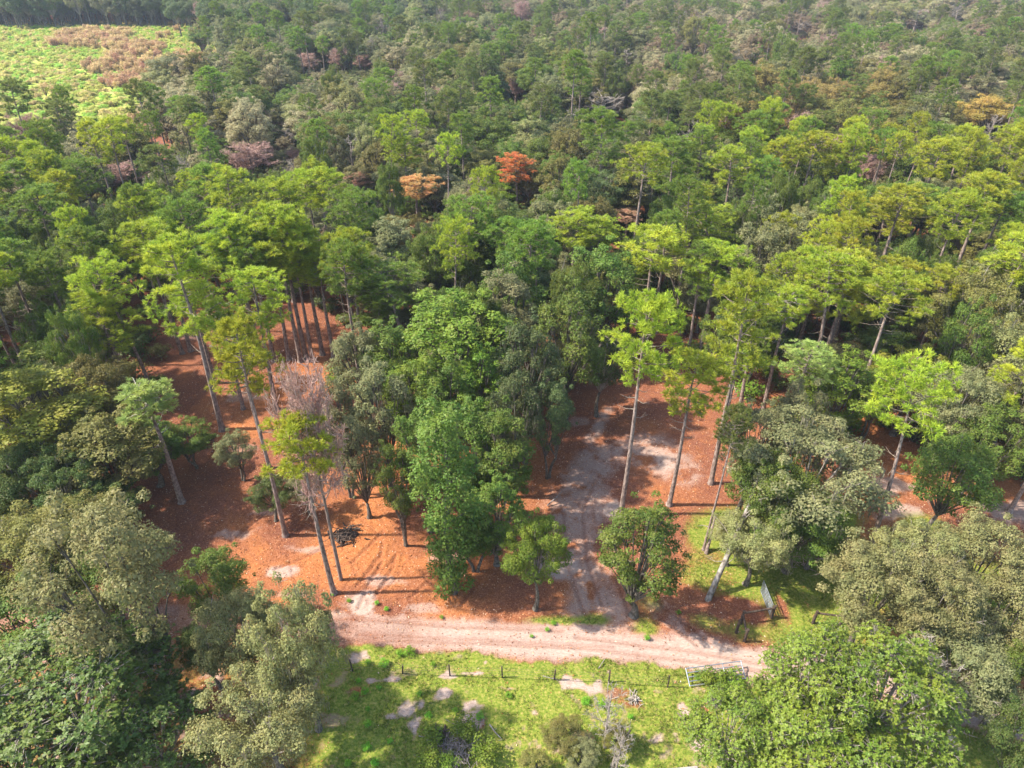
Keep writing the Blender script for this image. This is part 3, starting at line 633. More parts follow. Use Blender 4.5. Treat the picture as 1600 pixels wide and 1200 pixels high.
# broadleaf heroes by crown centre
BL = [
 ('broadleaf_tree', 'tall1', 62, 640, 78, 15, 'yellow', 'yellow-green broadleaf tree rising over dark oaks at the left edge'),
 ('broadleaf_tree', 'tall0', 165, 700, 66, 12, 'olive', None), ('oak_tree', 'oak0', 30, 750, 62, 11, 'dark', None),
 ('oak_tree', 'oak2', 165, 795, 52, 8, 'dark', None), ('oak_tree', 'oak2', 292, 680, 32, 6, 'green', None), ('oak_tree', 'oak1', 55, 870, 90, 11, 'olive', None), ('oak_tree', 'oak0', 130, 830, 62, 10, 'olive', None),
 ('oak_tree', 'oak4', 150, 905, 62, 9, 'green', None), ('oak_tree', 'oak2', 40, 950, 75, 9, 'green', None), ('oak_tree', 'oak2', 365, 700, 26, 6, 'grey', 'small grey-green oak in the shade of the red clearing'),
 ('oak_tree', 'oak4', 420, 770, 30, 5, 'dark', 'low dark scrub oak under the slender pines'), ('oak_tree', 'oak0', 475, 760, 26, 5, 'grey', None),
 ('magnolia_tree', 'magnolia0', 90, 1090, 150, 11, 'darkmag', 'large dark glossy magnolia filling the lower left corner'), ('magnolia_tree', 'magnolia1', 235, 1150, 85, 8, 'darkmag', 'smaller dark magnolia beside the corner one'), ('magnolia_tree', 'magnolia1', 10, 1180, 90, 9, 'green', 'glossy magnolia cut by the lower left corner'),
 ('oak_tree', 'oak2', 335, 905, 48, 9, 'green', 'small green oak overhanging the straw at the clearing edge'), ('oak_tree', 'oak4', 320, 1010, 34, 7, 'dark', None),
 ('oak_tree', 'oak3', 405, 1120, 84, 10, 'pale', 'pale grey-green oak low beside the fenced pasture'),
 ('oak_tree', 'oak1', 375, 985, 60, 10, 'pale', 'pale oak limb crown next to the dark-trunked oak'),
 ('broadleaf_tree', 'tall2', 590, 625, 46, 15, 'grey', 'grey-green tree left of the fresh green clump'), ('broadleaf_tree', 'tall0', 560, 560, 40, 14, 'grey', None), ('broadleaf_tree', 'tall1', 528, 650, 28, 14, 'grey', 'thin pale-trunked tree behind the dead pine'),
 ('broadleaf_tree', 'tall0', 710, 525, 85, 17, 'bright_oak', 'big fresh green tree in the middle of the clump'), ('broadleaf_tree', 'tall3', 655, 610, 48, 14, 'bright_oak', 'fresh green tree below and left of the big fresh green one'),
 ('broadleaf_tree', 'tall3', 745, 600, 46, 14, 'bright_oak', None), ('broadleaf_tree', 'tall2', 622, 740, 34, 12, 'green', 'narrow green tree over the orange straw'), ('broadleaf_tree', 'tall2', 825, 570, 48, 17, 'teal', 'dark blue-green tree with pale twigs beside the fresh green clump'),
 ('broadleaf_tree', 'tall1', 785, 700, 42, 14, 'green', None), ('broadleaf_tree', 'tall3', 775, 790, 42, 10, 'green', None), ('broadleaf_tree', 'tall1', 735, 690, 38, 14, 'green', None),
 ('broadleaf_tree', 'tall2', 895, 520, 54, 17, 'green', 'tall many-stemmed tree at the head of the sandy clearing'), ('broadleaf_tree', 'tall0', 940, 440, 52, 16, 'green', None), ('oak_tree', 'oak3', 940, 560, 42, 11, 'dark', None), ('oak_tree', 'oak2', 860, 640, 36, 12, 'teal', None),
 ('oak_tree', 'oak3', 1265, 735, 100, 13, 'grey', 'large sprawling grey-green oak with pale dead limbs by the glade'), ('oak_tree', 'oak5', 1180, 690, 52, 12, 'grey', None), ('oak_tree', 'oak1', 1285, 815, 42, 8, 'green', None), ('oak_tree', 'oak3', 1185, 840, 50, 8, 'pale', None), ('oak_tree', 'oak0', 1250, 820, 56, 8, 'green', None),
 ('broadleaf_tree', 'tall3', 1318, 600, 52, 12, 'bright_oak', 'round fresh green tree below the broad pine pair'), ('oak_tree', 'oak0', 1492, 735, 58, 12, 'green', 'layered green oak right of the flat-topped pine'), ('oak_tree', 'oak2', 1550, 690, 50, 11, 'green', None), ('oak_tree', 'oak1', 1500, 630, 60, 12, 'grey', None),
 ('oak_tree', 'oak5', 1510, 490, 68, 15, 'olive', None), ('oak_tree', 'oak3', 1585, 560, 58, 14, 'pale', None), ('oak_tree', 'oak5', 1560, 460, 55, 14, 'pale', None), ('oak_tree', 'oak1', 1600, 640, 50, 12, 'grey', None),
 ('oak_tree', 'oak0', 1375, 915, 74, 11, 'pale', 'pale green oak just right of the open metal gate'), ('oak_tree', 'oak1', 1465, 940, 66, 11, 'pale', 'pale green oak above the large magnolia'), ('oak_tree', 'oak5', 1440, 880, 60, 10, 'pale', None), ('oak_tree', 'oak0', 1545, 870, 68, 11, 'pale', None), ('oak_tree', 'oak2', 1590, 950, 60, 10, 'pale', None),
 ('oak_tree', 'oak1', 1500, 1040, 78, 8, 'grey', 'soft grey-green oak behind the large magnolia'), ('oak_tree', 'oak2', 1590, 1060, 50, 8, 'green', None), ('oak_tree', 'oak4', 1600, 1150, 46, 9, 'dark', None),
 ('broadleaf_tree', 'tall0', 225, 690, 44, 8, 'green', None), ('oak_tree', 'oak1', 150, 610, 50, 12, 'olive', None), ('oak_tree', 'oak5', 100, 760, 60, 10, 'dark', None),
 ('oak_tree', 'oak0', 1150, 830, 34, 6, 'pale', None), ('oak_tree', 'oak1', 1210, 770, 58, 11, 'green', None), ('oak_tree', 'oak2', 1250, 655, 40, 13, 'grey', None),
 ('broadleaf_tree', 'tall3', 700, 620, 44, 14, 'green', None), ('broadleaf_tree', 'tall0', 660, 700, 40, 14, 'green', None), ('broadleaf_tree', 'tall1', 740, 820, 32, 8, 'green', None), ('broadleaf_tree', 'tall2', 800, 640, 40, 15, 'teal', None), ('broadleaf_tree', 'tall3', 560, 700, 32, 12, 'grey', None), ('broadleaf_tree', 'tall1', 610, 560, 40, 14, 'green', None),
 ('magnolia_tree', 'magnolia0', 1285, 1068, 82, 12, 'magleaf', 'large glossy magnolia with bright leaf whorls over the sand road'), ('magnolia_tree', 'magnolia1', 1390, 1085, 105, 12, 'magleaf', 'glossy magnolia with bare white twigs beside the white trunk'), ('magnolia_tree', 'magnolia1', 1145, 1135, 66, 8, 'magleaf', 'lower magnolia touching the pasture corner'), ('magnolia_tree', 'magnolia0', 1290, 1170, 110, 9, 'magleaf', 'glossy magnolia along the bottom edge'),
]
for kind, key, cx, cy_, hw, h, tone, lab in BL:
    by_crown(kind, key, cx, cy_, hw, h, tone, lab)
by_base('broadleaf_tree', 'column0', 708, 925, 625, 46, 'green', 'tall vine-clad tree leafy to the ground beside the sand clearing')
by_base('oak_tree', 'oak2', 260, 1085, 790, 98, 'pale', 'tall dark-trunked oak with pale crown at the lower left')
by_base('oak_tree', 'oak3', 498, 1140, 925, 62, 'pale', 'pale grey-green oak at the pasture fence end')
by_base('oak_tree', 'oak0', 836, 952, 808, 45, 'bright_oak', 'small round pale-trunked oak standing alone by the sand road')
by_base('broadleaf_tree', 'tall3', 990, 962, 785, 56, 'green', 'bushy broadleaf tree leafy to the ground where the tracks meet')

# ------------------------------------------------------------------ random forest fill
def front(px):    # nearest ground row (photo y) where the closed forest begins
    return np.interp(px, [-900, -100, 0, 120, 230, 262, 300, 400, 510, 535, 620, 700, 860, 900, 1000, 1090, 1180, 1250, 1330, 1420, 1500, 1700, 2500], [900, 900, 880, 860, 700, 520, 490, 478, 500, 600, 650, 665, 640, 590, 545, 590, 640, 690, 700, 700, 760, 780, 900])
rng = np.random.default_rng(4)
cands = []
yy = 40.0
while yy < 720:
    st = 5.2 if yy < 140 else (6.0 if yy < 320 else 6.8)
    wd = .80*(yy*CP+H*SP)+ (14 if yy < 200 else 30)
    xx = -wd
    while xx < wd:
        cands.append((xx+rng.uniform(-.42, .42)*st, yy+rng.uniform(-.42, .42)*st, st)); xx += st
    yy += st*.9
MARSH = [(-420, 150), (-97, 150), (-88, 190), (-92, 225), (-100, 268), (-132, 330), (-165, 420), (-500, 430)]
occ = np.array(OCC); fill_far = []; n_ind = {'pine': 0, 'oak': 0, 'tall': 0}
sel = []
marsh_in = lambda x, y: bool(in_poly(np.array([x-9*math.sin(y/13)-6*math.sin(y/5.3+1)+rng.uniform(-4, 4)]), np.array([y+5*math.sin(x/9)+rng.uniform(-4, 4)]), MARSH)[0])
for x, y, st in cands:
    bx, by, _ = proj(x, y, 0)
    if by > front(bx): continue
    if marsh_in(x, y): continue
    d = np.hypot(occ[:, 0]-x, occ[:, 1]-y)
    if np.any(d < np.maximum(2.2, occ[:, 2]*.62)): continue
    u, v, dep = proj(x, y, 13)
    # pine share and tone by district of the wood
    if v < 60: pp = .10
    elif v < 190: pp = .17+(.2 if u > 1050 else 0)*(v > 150)
    elif v < 330: pp = .62 if u < 600 and v > 235 else (.66 if u > 1180 and v > 215 else (.30 if u > 950 else .15))
    else: pp = .72 if u < 560 else (.26 if u < 960 else .52)
    r = rng.random()
    if r < pp:
        kind = 'pine'; tone = rng.choice(['bright', 'pine', 'lime'], p=[.45, .4, .15]) if v > 200 else rng.choice(['dullpine', 'pine'])
        if u > 1180 and rng.random() < .5: tone = 'lime' if v > 200 else 'dullpine'
    else:
        if 1150 < u < 1400 and 110 < v < 215: tone = rng.choice(['tan', 'olive', 'green'], p=[.6, .25, .15])
        elif u > 950 and v < 130: tone = rng.choice(['grey', 'greybrown', 'silver', 'olive', 'green'], p=[.30, .18, .28, .14, .1])
        elif u > 1380: tone = rng.choice(['olive', 'pale', 'grey', 'green', 'yellow'], p=[.3, .25, .2, .22, .03])
        elif v < 70: tone = rng.choice(['teal', 'green', 'grey', 'pale'], p=[.4, .25, .25, .1]) if u < 700 else rng.choice(['teal', 'green', 'grey', 'greybrown', 'pale'])
        elif u < 750 and v < 290: tone = rng.choice(['grey', 'silver', 'olive', 'green', 'pale', 'dark'], p=[.26, .24, .14, .14, .18, .04])
        else: tone = rng.choice(['green', 'grey', 'dark', 'olive', 'teal', 'bright_oak', 'pale'], p=[.24, .22, .07, .14, .08, .09, .16])
        kind = 'tall' if rng.random() < (.45 if (u < 800 and v < 120) else .33) else 'oak'
        if rng.random() < .06 and v < 300: kind = 'bare'; tone = rng.choice(['wood', 'pink'])
    sel.append((y, x, kind, tone, u, v, by))
sel.sort()
cnt = {'pine': len([a for a in ALL if a.kind == 'pine_tree']), 'oak': len([a for a in ALL if a.kind == 'oak_tree']), 'tall': len([a for a in ALL if a.kind == 'broadleaf_tree']), 'bare': len([a for a in ALL if a.kind == 'bare_tree'])}
CAP = {'pine': 300, 'oak': 300, 'tall': 300, 'bare': 300}
NAME = {'pine': 'pine_tree', 'oak': 'oak_tree', 'tall': 'broadleaf_tree', 'bare': 'bare_tree'}
far = []
PROT = []; KEEP = [a for a in ALL if a.kind in ('dead_pine_tree', 'bare_tree') or a.tone == 'ochre']
for a in ALL:
    if a.kind in ('dead_pine_tree', 'bare_tree') or a.tone in ('ochre', 'yellow') or (a.kind == 'pine_tree' and (a.label or a.py > 215)):
        full = a.kind != 'pine_tree' or bool(a.label)
        PROT.append((a.px, a.py, a.cr*FPX/a.dep*(.9 if full else .55), a.dep))
PROT = np.array(PROT)
def clear_view(x, y, h, cr):
    """lower a wild tree that would hide one of the surveyed crowns"""
    while h > 5:
        u, v, dep = proj(x, y, h*.9); rr = cr*FPX/dep*.75
        q = PROT[PROT[:, 3] > dep]
        if not len(q) or not np.any(np.hypot(q[:, 0]-u, (q[:, 1]-v)) < q[:, 2]+rr): return h
        if np.any((v+rr*.3 < q[:, 1]) & (np.abs(q[:, 0]-u) < q[:, 2]+rr)) or True: h -= 1.2
    return h
for y, x, kind, tone, u, v, by in sel:
    if kind == 'pine': h = rng.uniform(15.5, 20); cr = rng.uniform(2.1, 3.2); key = 'pine%d' % rng.integers(0, 6)
    elif kind == 'oak': h = rng.uniform(9, 13.5); cr = rng.uniform(3.8, 5.6); key = 'oak%d' % rng.integers(0, 6)
    elif kind == 'tall': h = rng.uniform(12, 16.5); cr = rng.uniform(2.9, 4.2); key = 'tall%d' % rng.integers(0, 4)
    else: h = rng.uniform(10, 14); cr = rng.uniform(2.4, 3.6); key = rng.choice(['bare0', 'bare1', 'bare2']) if tone == 'wood' else rng.choice(['pink0', 'pink1'])
    if y > 140:
        cr *= 1.22; h *= rng.uniform(.85, 1.18)
        if u < 560 and v < 62 and y > 330: h = rng.uniform(15, 21)
    h2 = clear_view(x, y, h, cr)
    for a in KEEP:
        if 0 < a.x-x < 15 and abs(a.y-y) < 4.5: h2 = min(h2, max(7, a.h-7))
    if h2 < h:
        if h2 < 5.2: h2 = 5.
        if kind == 'pine': kind = 'oak'; key = 'oak%d' % rng.integers(0, 6); tone = 'green'
        cr = min(cr, max(2.2, h2*.4)); h = h2
    vis = -60 < u < 1660
    if vis and cnt[kind] < CAP[kind] and v > -5:
        cnt[kind] += 1
        tree(NAME[kind], key, x, y, h, cr, tone, lean=(rng.normal(0, .035), rng.normal(0, .035), rng.uniform(0, 6.28)), simple=(y > 110), cat='bare tree' if kind == 'bare' else 'tree')
    else: far.append((x, y, h, cr, key, tone, kind))
print('COUNTS', cnt, 'far', len(far), 'ymax of individuals', max(a.y for a in ALL))

# far forest: geometry-node instances of joined prototypes, one object per kind of wood
def joined(key, tone, tag):
    P_ = PROTO[key]['parts']; Vs = []; Fs = []; mi = []; off = 0; mats = []; f3 = []; f4 = []; m3 = []; m4 = []
    for nm, me, mk, g in P_:
        if nm == 'moss': continue
        V_, F_ = g.arrays(); mm = M[mk]
        if nm == 'crown': mm = tone_mat(mk, tone)
        k = len(mats); mats.append(mm)
        for f in F_:
            (f3 if f.shape[1] == 3 else f4).append(f+off); (m3 if f.shape[1] == 3 else m4).append(np.full(len(f), k))
        Vs.append(V_); off += len(V_)
    F_ = ([np.concatenate(f3)] if f3 else [])+([np.concatenate(f4)] if f4 else [])
    return mesh_np(tag, np.concatenate(Vs), F_, mats, np.concatenate(m3+m4))
TM = {}
def tone_mat(mk, tone):
    if (mk, tone) not in TM:
        TM[mk, tone] = leaf_mat('%s_%s' % (mk, tone), col=TONE.get(tone, (.1, .1, .05)), trans=.38 if mk == 'needle' else .3, rough=.5, var=.5)
    return TM[mk, tone]
def scatter(name, items, protos, label=None):
    """items: x,y,z,sx,sz,rot,index ; protos: list of meshes"""
    pc = bpy.data.collections.new(name+'_kinds')
    for i, me in enumerate(protos): pc.objects.link(bpy.data.objects.new('%s_kind_%03d' % (name, i), me))
    me = bpy.data.meshes.new(name); A = np.array(items, np.float32); me.vertices.add(len(A)); me.vertices.foreach_set('co', A[:, :3].ravel())
    a = me.attributes.new('scl', 'FLOAT_VECTOR', 'POINT'); a.data.foreach_set('vector', np.stack([A[:, 3], A[:, 3], A[:, 4]], 1).ravel())
    a = me.attributes.new('rotz', 'FLOAT_VECTOR', 'POINT'); a.data.foreach_set('vector', np.stack([0*A[:, 5], 0*A[:, 5], A[:, 5]], 1).ravel())
    a = me.attributes.new('pick', 'INT', 'POINT'); a.data.foreach_set('value', A[:, 6].astype(np.int32))
    ob = link(bpy.data.objects.new(name, me)); ob['kind'] = 'stuff'
    if label: ob['label'] = label
    ng = bpy.data.node_groups.new(name+'_nodes', 'GeometryNodeTree')
    ng.interface.new_socket('Geometry', in_out='INPUT', socket_type='NodeSocketGeometry'); ng.interface.new_socket('Geometry', in_out='OUTPUT', socket_type='NodeSocketGeometry')
    N_ = ng.nodes; L_ = ng.links; gi = N_.new('NodeGroupInput'); go = N_.new('NodeGroupOutput')
    ip = N_.new('GeometryNodeInstanceOnPoints'); ci = N_.new('GeometryNodeCollectionInfo'); ci.inputs[0].default_value = pc
    ci.inputs['Separate Children'].default_value = True; ci.inputs['Reset Children'].default_value = True
    def na(n, t):
        q = N_.new('GeometryNodeInputNamedAttribute'); q.data_type = t; q.inputs[0].default_value = n; return q.outputs[0]
    L_.new(gi.outputs[0], ip.inputs['Points']); L_.new(ci.outputs[0], ip.inputs['Instance']); ip.inputs['Pick Instance'].default_value = True
    L_.new(na('pick', 'INT'), ip.inputs['Instance Index']); L_.new(na('scl', 'FLOAT_VECTOR'), ip.inputs['Scale'])
    e2r = N_.new('FunctionNodeEulerToRotation'); L_.new(na('rotz', 'FLOAT_VECTOR'), e2r.inputs[0]); L_.new(e2r.outputs[0], ip.inputs['Rotation'])
    L_.new(ip.outputs[0], go.inputs[0])
    md = ob.modifiers.new('scatter', 'NODES'); md.node_group = ng
    return ob
for kind, nm, lab in (('pine', 'far_pine_wood', 'distant mass of pines past the individually told trees'), ('oak', 'far_oak_wood', 'distant closed canopy of grey-green oaks'), ('tall', 'far_broadleaf_wood', 'distant belt of taller dark broadleaf trees'), ('bare', 'far_bare_wood', 'bare trees scattered through the distant canopy')):
    it = [f for f in far if f[6] == kind]
    if not it: continue
    combos = []; rows = []
    for x, y, h, cr, key, tone, _ in it:
        if kind != 'bare': key = key[:-1]+str(int(key[-1]) % 3+(1 if kind == 'oak' else 0))
        if (key, tone) not in combos: combos.append((key, tone))
        p_ = PROTO[key]; rows.append((x, y, 0, cr/p_['cr'], h/p_['h'], (x*13.7) % 6.28, combos.index((key, tone))))
    scatter(nm, rows, [joined(k_, t_, 'far_%s_%s' % (k_, t_)) for k_, t_ in combos], lab)

# ------------------------------------------------------------------ understorey shrubs inside the wood, marsh cover
rg = np.random.default_rng(8)
rows = []
for x, y, st in cands:
    if y > 330: continue
    bx, by, _ = proj(x, y, 0)
    if by > front(bx)-6 or marsh_in(x, y): continue
    for k in range(2):
        s = rg.uniform(.8, 2.0); rows.append((x+rg.uniform(-3, 3), y+rg.uniform(-3, 3), 0, s*1.2, s, rg.uniform(0, 6), rg.integers(0, 4)))
scatter('undergrowth', rows, [joined('shrub0', 'green', 'ug0'), joined('shrub1', 'olive', 'ug1'), joined('shrub2', 'dark', 'ug2'), joined('shrub0', 'bright_oak', 'ug3')], 'leafy undergrowth between the forest trunks')
rows = []; rows2 = []
xs = rg.uniform(-400, -60, 17000); ys = rg.uniform(150, 440, 17000); ok = in_poly(xs, ys, [(-420, 152), (-95, 152), (-85, 190), (-88, 225), (-96, 268), (-128, 330), (-160, 425), (-500, 435)])
nn = fbm(xs+.35*ys, ys*.42, 26, 203); nn2 = fbm(xs, ys*1.0, 15, 77)
for x, y, o, a, b in zip(xs, ys, ok, nn, nn2):
    if not o: continue
    s = rg.uniform(.7, 1.7)
    if a+.5*(b-.5)+.12*(rg.random()-.5) > .575: rows.append((x, y, 0, s*1.3, s*1.8, rg.uniform(0, 6), 2 if rg.random() < .7 else 3))
    elif y < 195: 
        if rg.random() < .5: rows.append((x, y, 0, s*.9, s*.4, rg.uniform(0, 6), 0))
    else: rows.append((x, y, 0, s*1.1, s*.8, rg.uniform(0, 6), rg.choice([0, 1, 4], p=[.35, .4, .25])))
TONE['reed'] = (.30, .48, .06); TONE['reedy'] = (.46, .48, .10); TONE['marshtan'] = (.52, .38, .17); TONE['marshred'] = (.46, .27, .15); TONE['strawy'] = (.56, .47, .18)
scatter('marsh_vegetation', rows, [joined('shrub0', 'reed', 'mv0'), joined('shrub1', 'reedy', 'mv1'), joined('shrub2', 'marshtan', 'mv2'), joined('shrub0', 'marshred', 'mv3'), joined('shrub1', 'strawy', 'mv4')], 'yellow-green and russet marsh plants in the open wetland')

# ------------------------------------------------------------------ pasture grass, weeds, leaf litter
def simple_col(name, stops, rough=.9, trans=0):
    m, nt, N, L = mat_new(name); out = N.new('ShaderNodeOutputMaterial'); g = N.new('ShaderNodeNewGeometry'); c = N.new('ShaderNodeValToRGB'); e = c.color_ramp.elements
    while len(e) < len(stops): e.new(.5)
    for k, (pos, col) in enumerate(stops): e[k].position = pos; e[k].color = (*col, 1)
    L.new(g.outputs['Random Per Island'], c.inputs[0]); p = N.new('ShaderNodeBsdfPrincipled'); p.inputs['Roughness'].default_value = rough; p.inputs['Specular IOR Level'].default_value = .2
    L.new(c.outputs[0], p.inputs['Base Color'])
    if trans:
        t = N.new('ShaderNodeBsdfTranslucent'); L.new(c.outputs[0], t.inputs[0]); ms = N.new('ShaderNodeMixShader'); ms.inputs[0].default_value = trans; L.new(p.outputs[0], ms.inputs[1]); L.new(t.outputs[0], ms.inputs[2]); L.new(ms.outputs[0], out.inputs[0])
    else: L.new(p.outputs[0], out.inputs[0])
    return m
rg = np.random.default_rng(21)
n = 150000; x = rg.uniform(-20, 46, n); y = rg.uniform(19, 52, n)
gr = gsample(grass, x, y); pat = fbm(x, y, 1.3, 333); keep = (gr > .35) & (rg.random(n) < gr*np.clip((pat-.32)*2.6, .06, 1)); x, y, pat = x[keep], y[keep], pat[keep]
x, y, pat = x[:70000], y[:70000], pat[:70000]
z = gsample(ht, x, y)
C = np.stack([x, y, z], 1); k = 3; C = np.repeat(C, k, 0)+rg.normal(0, .05, (len(C)*k, 3))*[1, 1, 0]
Ln = rg.uniform(.06, .2, (len(C), 1))*np.repeat(.6+pat, k)[:, None]; d = unit(rg.normal(size=C.shape)*[.6, .6, .2]+[0, 0, 1]); s = unit(np.cross(d, rg.normal(size=d.shape)))*rg.uniform(.012, .03, (len(C), 1))
V = np.stack([C-s, C+s, C+d*Ln], 1).reshape(-1, 3)
gmat = simple_col('grass_blade', [(0, (.10, .16, .015)), (.35, (.11, .175, .016)), (.65, (.20, .215, .03)), (1, (.40, .31, .15))], trans=.3)
o = link(bpy.data.objects.new('grass', mesh_np('grass', V, np.arange(len(V)).reshape(-1, 3), gmat))); o['kind'] = 'stuff'; o['label'] = 'short bright grass over the fenced pasture and glade'
# litter
n = 120000; x = rg.uniform(-40, 46, n); y = rg.uniform(19, 88, n); gr = gsample(grass, x, y); sa = gsample(sand, x, y)
keep = (rg.random(n) < np.clip(1.05-gr*1.1-sa*.75, .04, 1)); x, y = x[keep][:70000], y[keep][:70000]
C = np.stack([x, y, gsample(ht, x, y)+.02], 1)
V, F = leaf_quads(rg, C, rg.normal(size=C.shape)*.5+[0, 0, 1], rg.uniform(.07, .2, len(C)), .45, .2)
lm = simple_col('leaf_litter', [(0, (.13, .045, .025)), (.35, (.33, .115, .04)), (.7, (.52, .22, .085)), (.9, (.60, .38, .22)), (1, (.70, .55, .42))])
o = link(bpy.data.objects.new('leaf_litter', mesh_np('leaf_litter', V, F, lm))); o['kind'] = 'stuff'; o['label'] = 'fallen orange pine straw and dead leaves on the clearing floor'

def tagged(name, me, label, cat, group=None, loc=None, kind=None):
    o = link(bpy.data.objects.new(name, me)); o['label'] = label; o['category'] = cat
    if group: o['group'] = group
    if loc is not None: o.location = loc
    return o
# weeds and bushes in the pasture
WEEDS = [(560, 1066, .5), (600, 1040, .9), (575, 1038, .6), (640, 1022, 1.0), (625, 1024, .7), (677, 1039, .5), (556, 1090, .8), (570, 1083, .7), (592, 1076, .5), (656, 1085, .5), (712, 1112, .5), (750, 1122, .75), (575, 1110, .45), (574, 1170, .7), (586, 1195, .7), (545, 1195, .6), (670, 1120, .6),
         (795, 1088, .6), (915, 1100, .8), (940, 1105, .7), (985, 1122, .5), (575, 1135, .7), (610, 1160, .5), (830, 995, .4), (865, 975, .5), (855, 985, .45), (545, 940, .5), (520, 930, .4), (590, 945, .5), (605, 955, .5), (690, 965, .4), (1228, 1048, .6), (1060, 960, .5), (1010, 1000, .6)]
for (px, py, s) in WEEDS:
    q = at(px, py); r_ = tree('weed_bush', 'shrub%d' % (int(px) % 3), q[0], q[1], s*.75, s*.55, 'weed', z=gz(q[0], q[1]), cat='weed')
for (px, py, s, lab) in [(1112, 1072, 1.9, 'glossy sapling growing over the middle of the fallen gate'), (1140, 1078, 2.2, 'glossy sapling between the fallen gate and the magnolia'), (1096, 1062, 1.2, 'small glossy sapling behind the end of the fallen gate'), (725, 1148, 1.9, 'dark green bush directly above the brush pile'), (755, 1185, 2.1, 'dark green bush right of the brush pile'), (680, 1160, 1.6, 'dark green bush beside the dark log end'), (668, 1195, 1.9, 'green bush left of the brush pile at the bottom edge'), (700, 1200, 1.4, 'small green bush inside the brush pile')]:
    q = at(px, py); tree('bush', 'shrub%d' % (int(px) % 3), q[0], q[1], s*.9, s*.62, 'bright_oak', z=gz(q[0], q[1]), cat='bush', label=lab)
for (px, py, hw, h, key, tone, lab) in [(880, 1150, 30, 2.6, 'oak4', 'olive', 'thin olive sapling beside the white dead branches'), (910, 1180, 26, 2.2, 'oak2', 'grey', 'grey-green sapling at the bottom edge of the pasture'), (962, 1150, 22, 2.2, 'oak4', 'olive', 'olive sapling between the dead tree and leaning log'), (836, 1192, 22, 1.8, 'oak2', 'olive', 'low olive sapling near the fallen pale branch')]:
    by_crown('sapling', key, px, py, hw, h, tone, lab, cat='sapling')
by_base('bare_tree', 'bare0', 945, 1168, 1082, 30, 'wood', 'small white dead tree standing in the pasture', cat='dead tree')
by_base('bare_tree', 'bare2', 1382, 1135, 1010, 62, 'wood', 'pale dead branches rising through the glossy magnolias', cat='dead tree')
by_base('bare_tree', 'bare1', 960, 1215, 1140, 22, 'wood', 'short grey dead sapling below the white dead tree', cat='dead tree')

# ------------------------------------------------------------------ pasture fence: posts and wires
def obj_part(name, me, parent): return link(bpy.data.objects.new(name, me), parent)
POSTS = [(300, 1038), (390, 1042), (472, 1044), (551, 1048), (629, 1051), (703, 1055), (785, 1059), (866, 1063), (951, 1066), (1043, 1073)]
f0 = at(*POSTS[0]); fence = link(bpy.data.objects.new('wire_fence', None)); fence.location = f0
fence['label'] = 'wire fence on dark wooden posts along the pasture edge'; fence['category'] = 'fence'
gpost = G(); hh = 1.35
gpost.tube([[0, 0, -.15], [.01, 0, .5], [0, .01, hh]], [.06, .056, .05], 8, cap=True); pm = gpost.mesh('fence_post', M['wood_dark'])
tops = []
for i, (px, py) in enumerate(POSTS):
    q = at(px, py); q[2] = gz(q[0], q[1]); o = obj_part('post', pm, fence); o.location = q-f0; rr_ = random.Random(i)
    o.rotation_euler = (rr_.uniform(-.05, .05), rr_.uniform(-.05, .05) - (.14 if i == 4 else 0), rr_.uniform(0, 6)); o.scale = (1, 1, rr_.uniform(.9, 1.1)); tops.append(q)
wm = bpy.data.materials.new('wire_metal'); wm.use_nodes = True; wm.node_tree.nodes['Principled BSDF'].inputs['Base Color'].default_value = (.16, .13, .11, 1); wm.node_tree.nodes['Principled BSDF'].inputs['Metallic'].default_value = .5
for hz_ in (.35, .65, .95, 1.22):
    g = G(); P = []
    for a, b in zip(tops[:-1], tops[1:]):
        for t in (0, .33, .66): 
            q = a*(1-t)+b*t-f0; q[2] += hz_-.05*math.sin(t*math.pi); q[1] -= .07; P.append(q)
    q = tops[-1]-f0; q[2] += hz_; P.append(q); g.tube(P, .006, 4); obj_part('wire', g.mesh('wire', wm), fence)

# metal farm gates: frame of tubes with horizontal rails
def galv(name, c, r=.4, met=.75):
    m, nt, N, L = mat_new(name); out = N.new('ShaderNodeOutputMaterial'); p = N.new('ShaderNodeBsdfPrincipled'); n = N.new('ShaderNodeTexNoise'); n.inputs['Scale'].default_value = 9; cr = N.new('ShaderNodeValToRGB')
    cr.color_ramp.elements[0].color = (*[a*.6 for a in c], 1); cr.color_ramp.elements[1].color = (*c, 1); L.new(n.outputs['Fac'], cr.inputs[0]); L.new(cr.outputs[0], p.inputs['Base Color']); p.inputs['Metallic'].default_value = met; p.inputs['Roughness'].default_value = r; L.new(p.outputs[0], out.inputs[0]); return m
M['galv'] = galv('galvanised_steel', (.52, .56, .60))
def farm_gate(a, b, zb, ht_, label, nr=6, tilt=(0, 0)):
    a = np.array(a); b = np.array(b); root = link(bpy.data.objects.new('farm_gate', None)); root.location = (a[0], a[1], zb); root['label'] = label; root['category'] = 'gate'; root['group'] = 'galvanised tube gates'
    v = b-a; Lg = np.hypot(v[0], v[1]); root.rotation_euler = (tilt[0], tilt[1], math.atan2(v[1], v[0])); 
    for k in range(nr):
        z = .12+(ht_-.12)*k/(nr-1); g = G(); g.tube([[0, 0, z], [Lg/2, 0, z], [Lg, 0, z]], .038, 8); obj_part('rail', g.mesh('gate_rail', M['galv'], True), root)
    for x_ in (0, Lg): g = G(); g.tube([[x_, 0, .08], [x_, 0, ht_*.5], [x_, 0, ht_+.04]], .045, 8, cap=True); obj_part('end_post', g.mesh('gate_end', M['galv'], True), root)
    for x_ in (Lg*.33, Lg*.66): g = G(); g.box([x_, -.03, .12+(ht_-.12)/2], [.06, .02, ht_-.12]); obj_part('brace', g.mesh('gate_brace', M['galv']), root)
    return root
ga, gb = at(1202, 963), at(1188, 926)
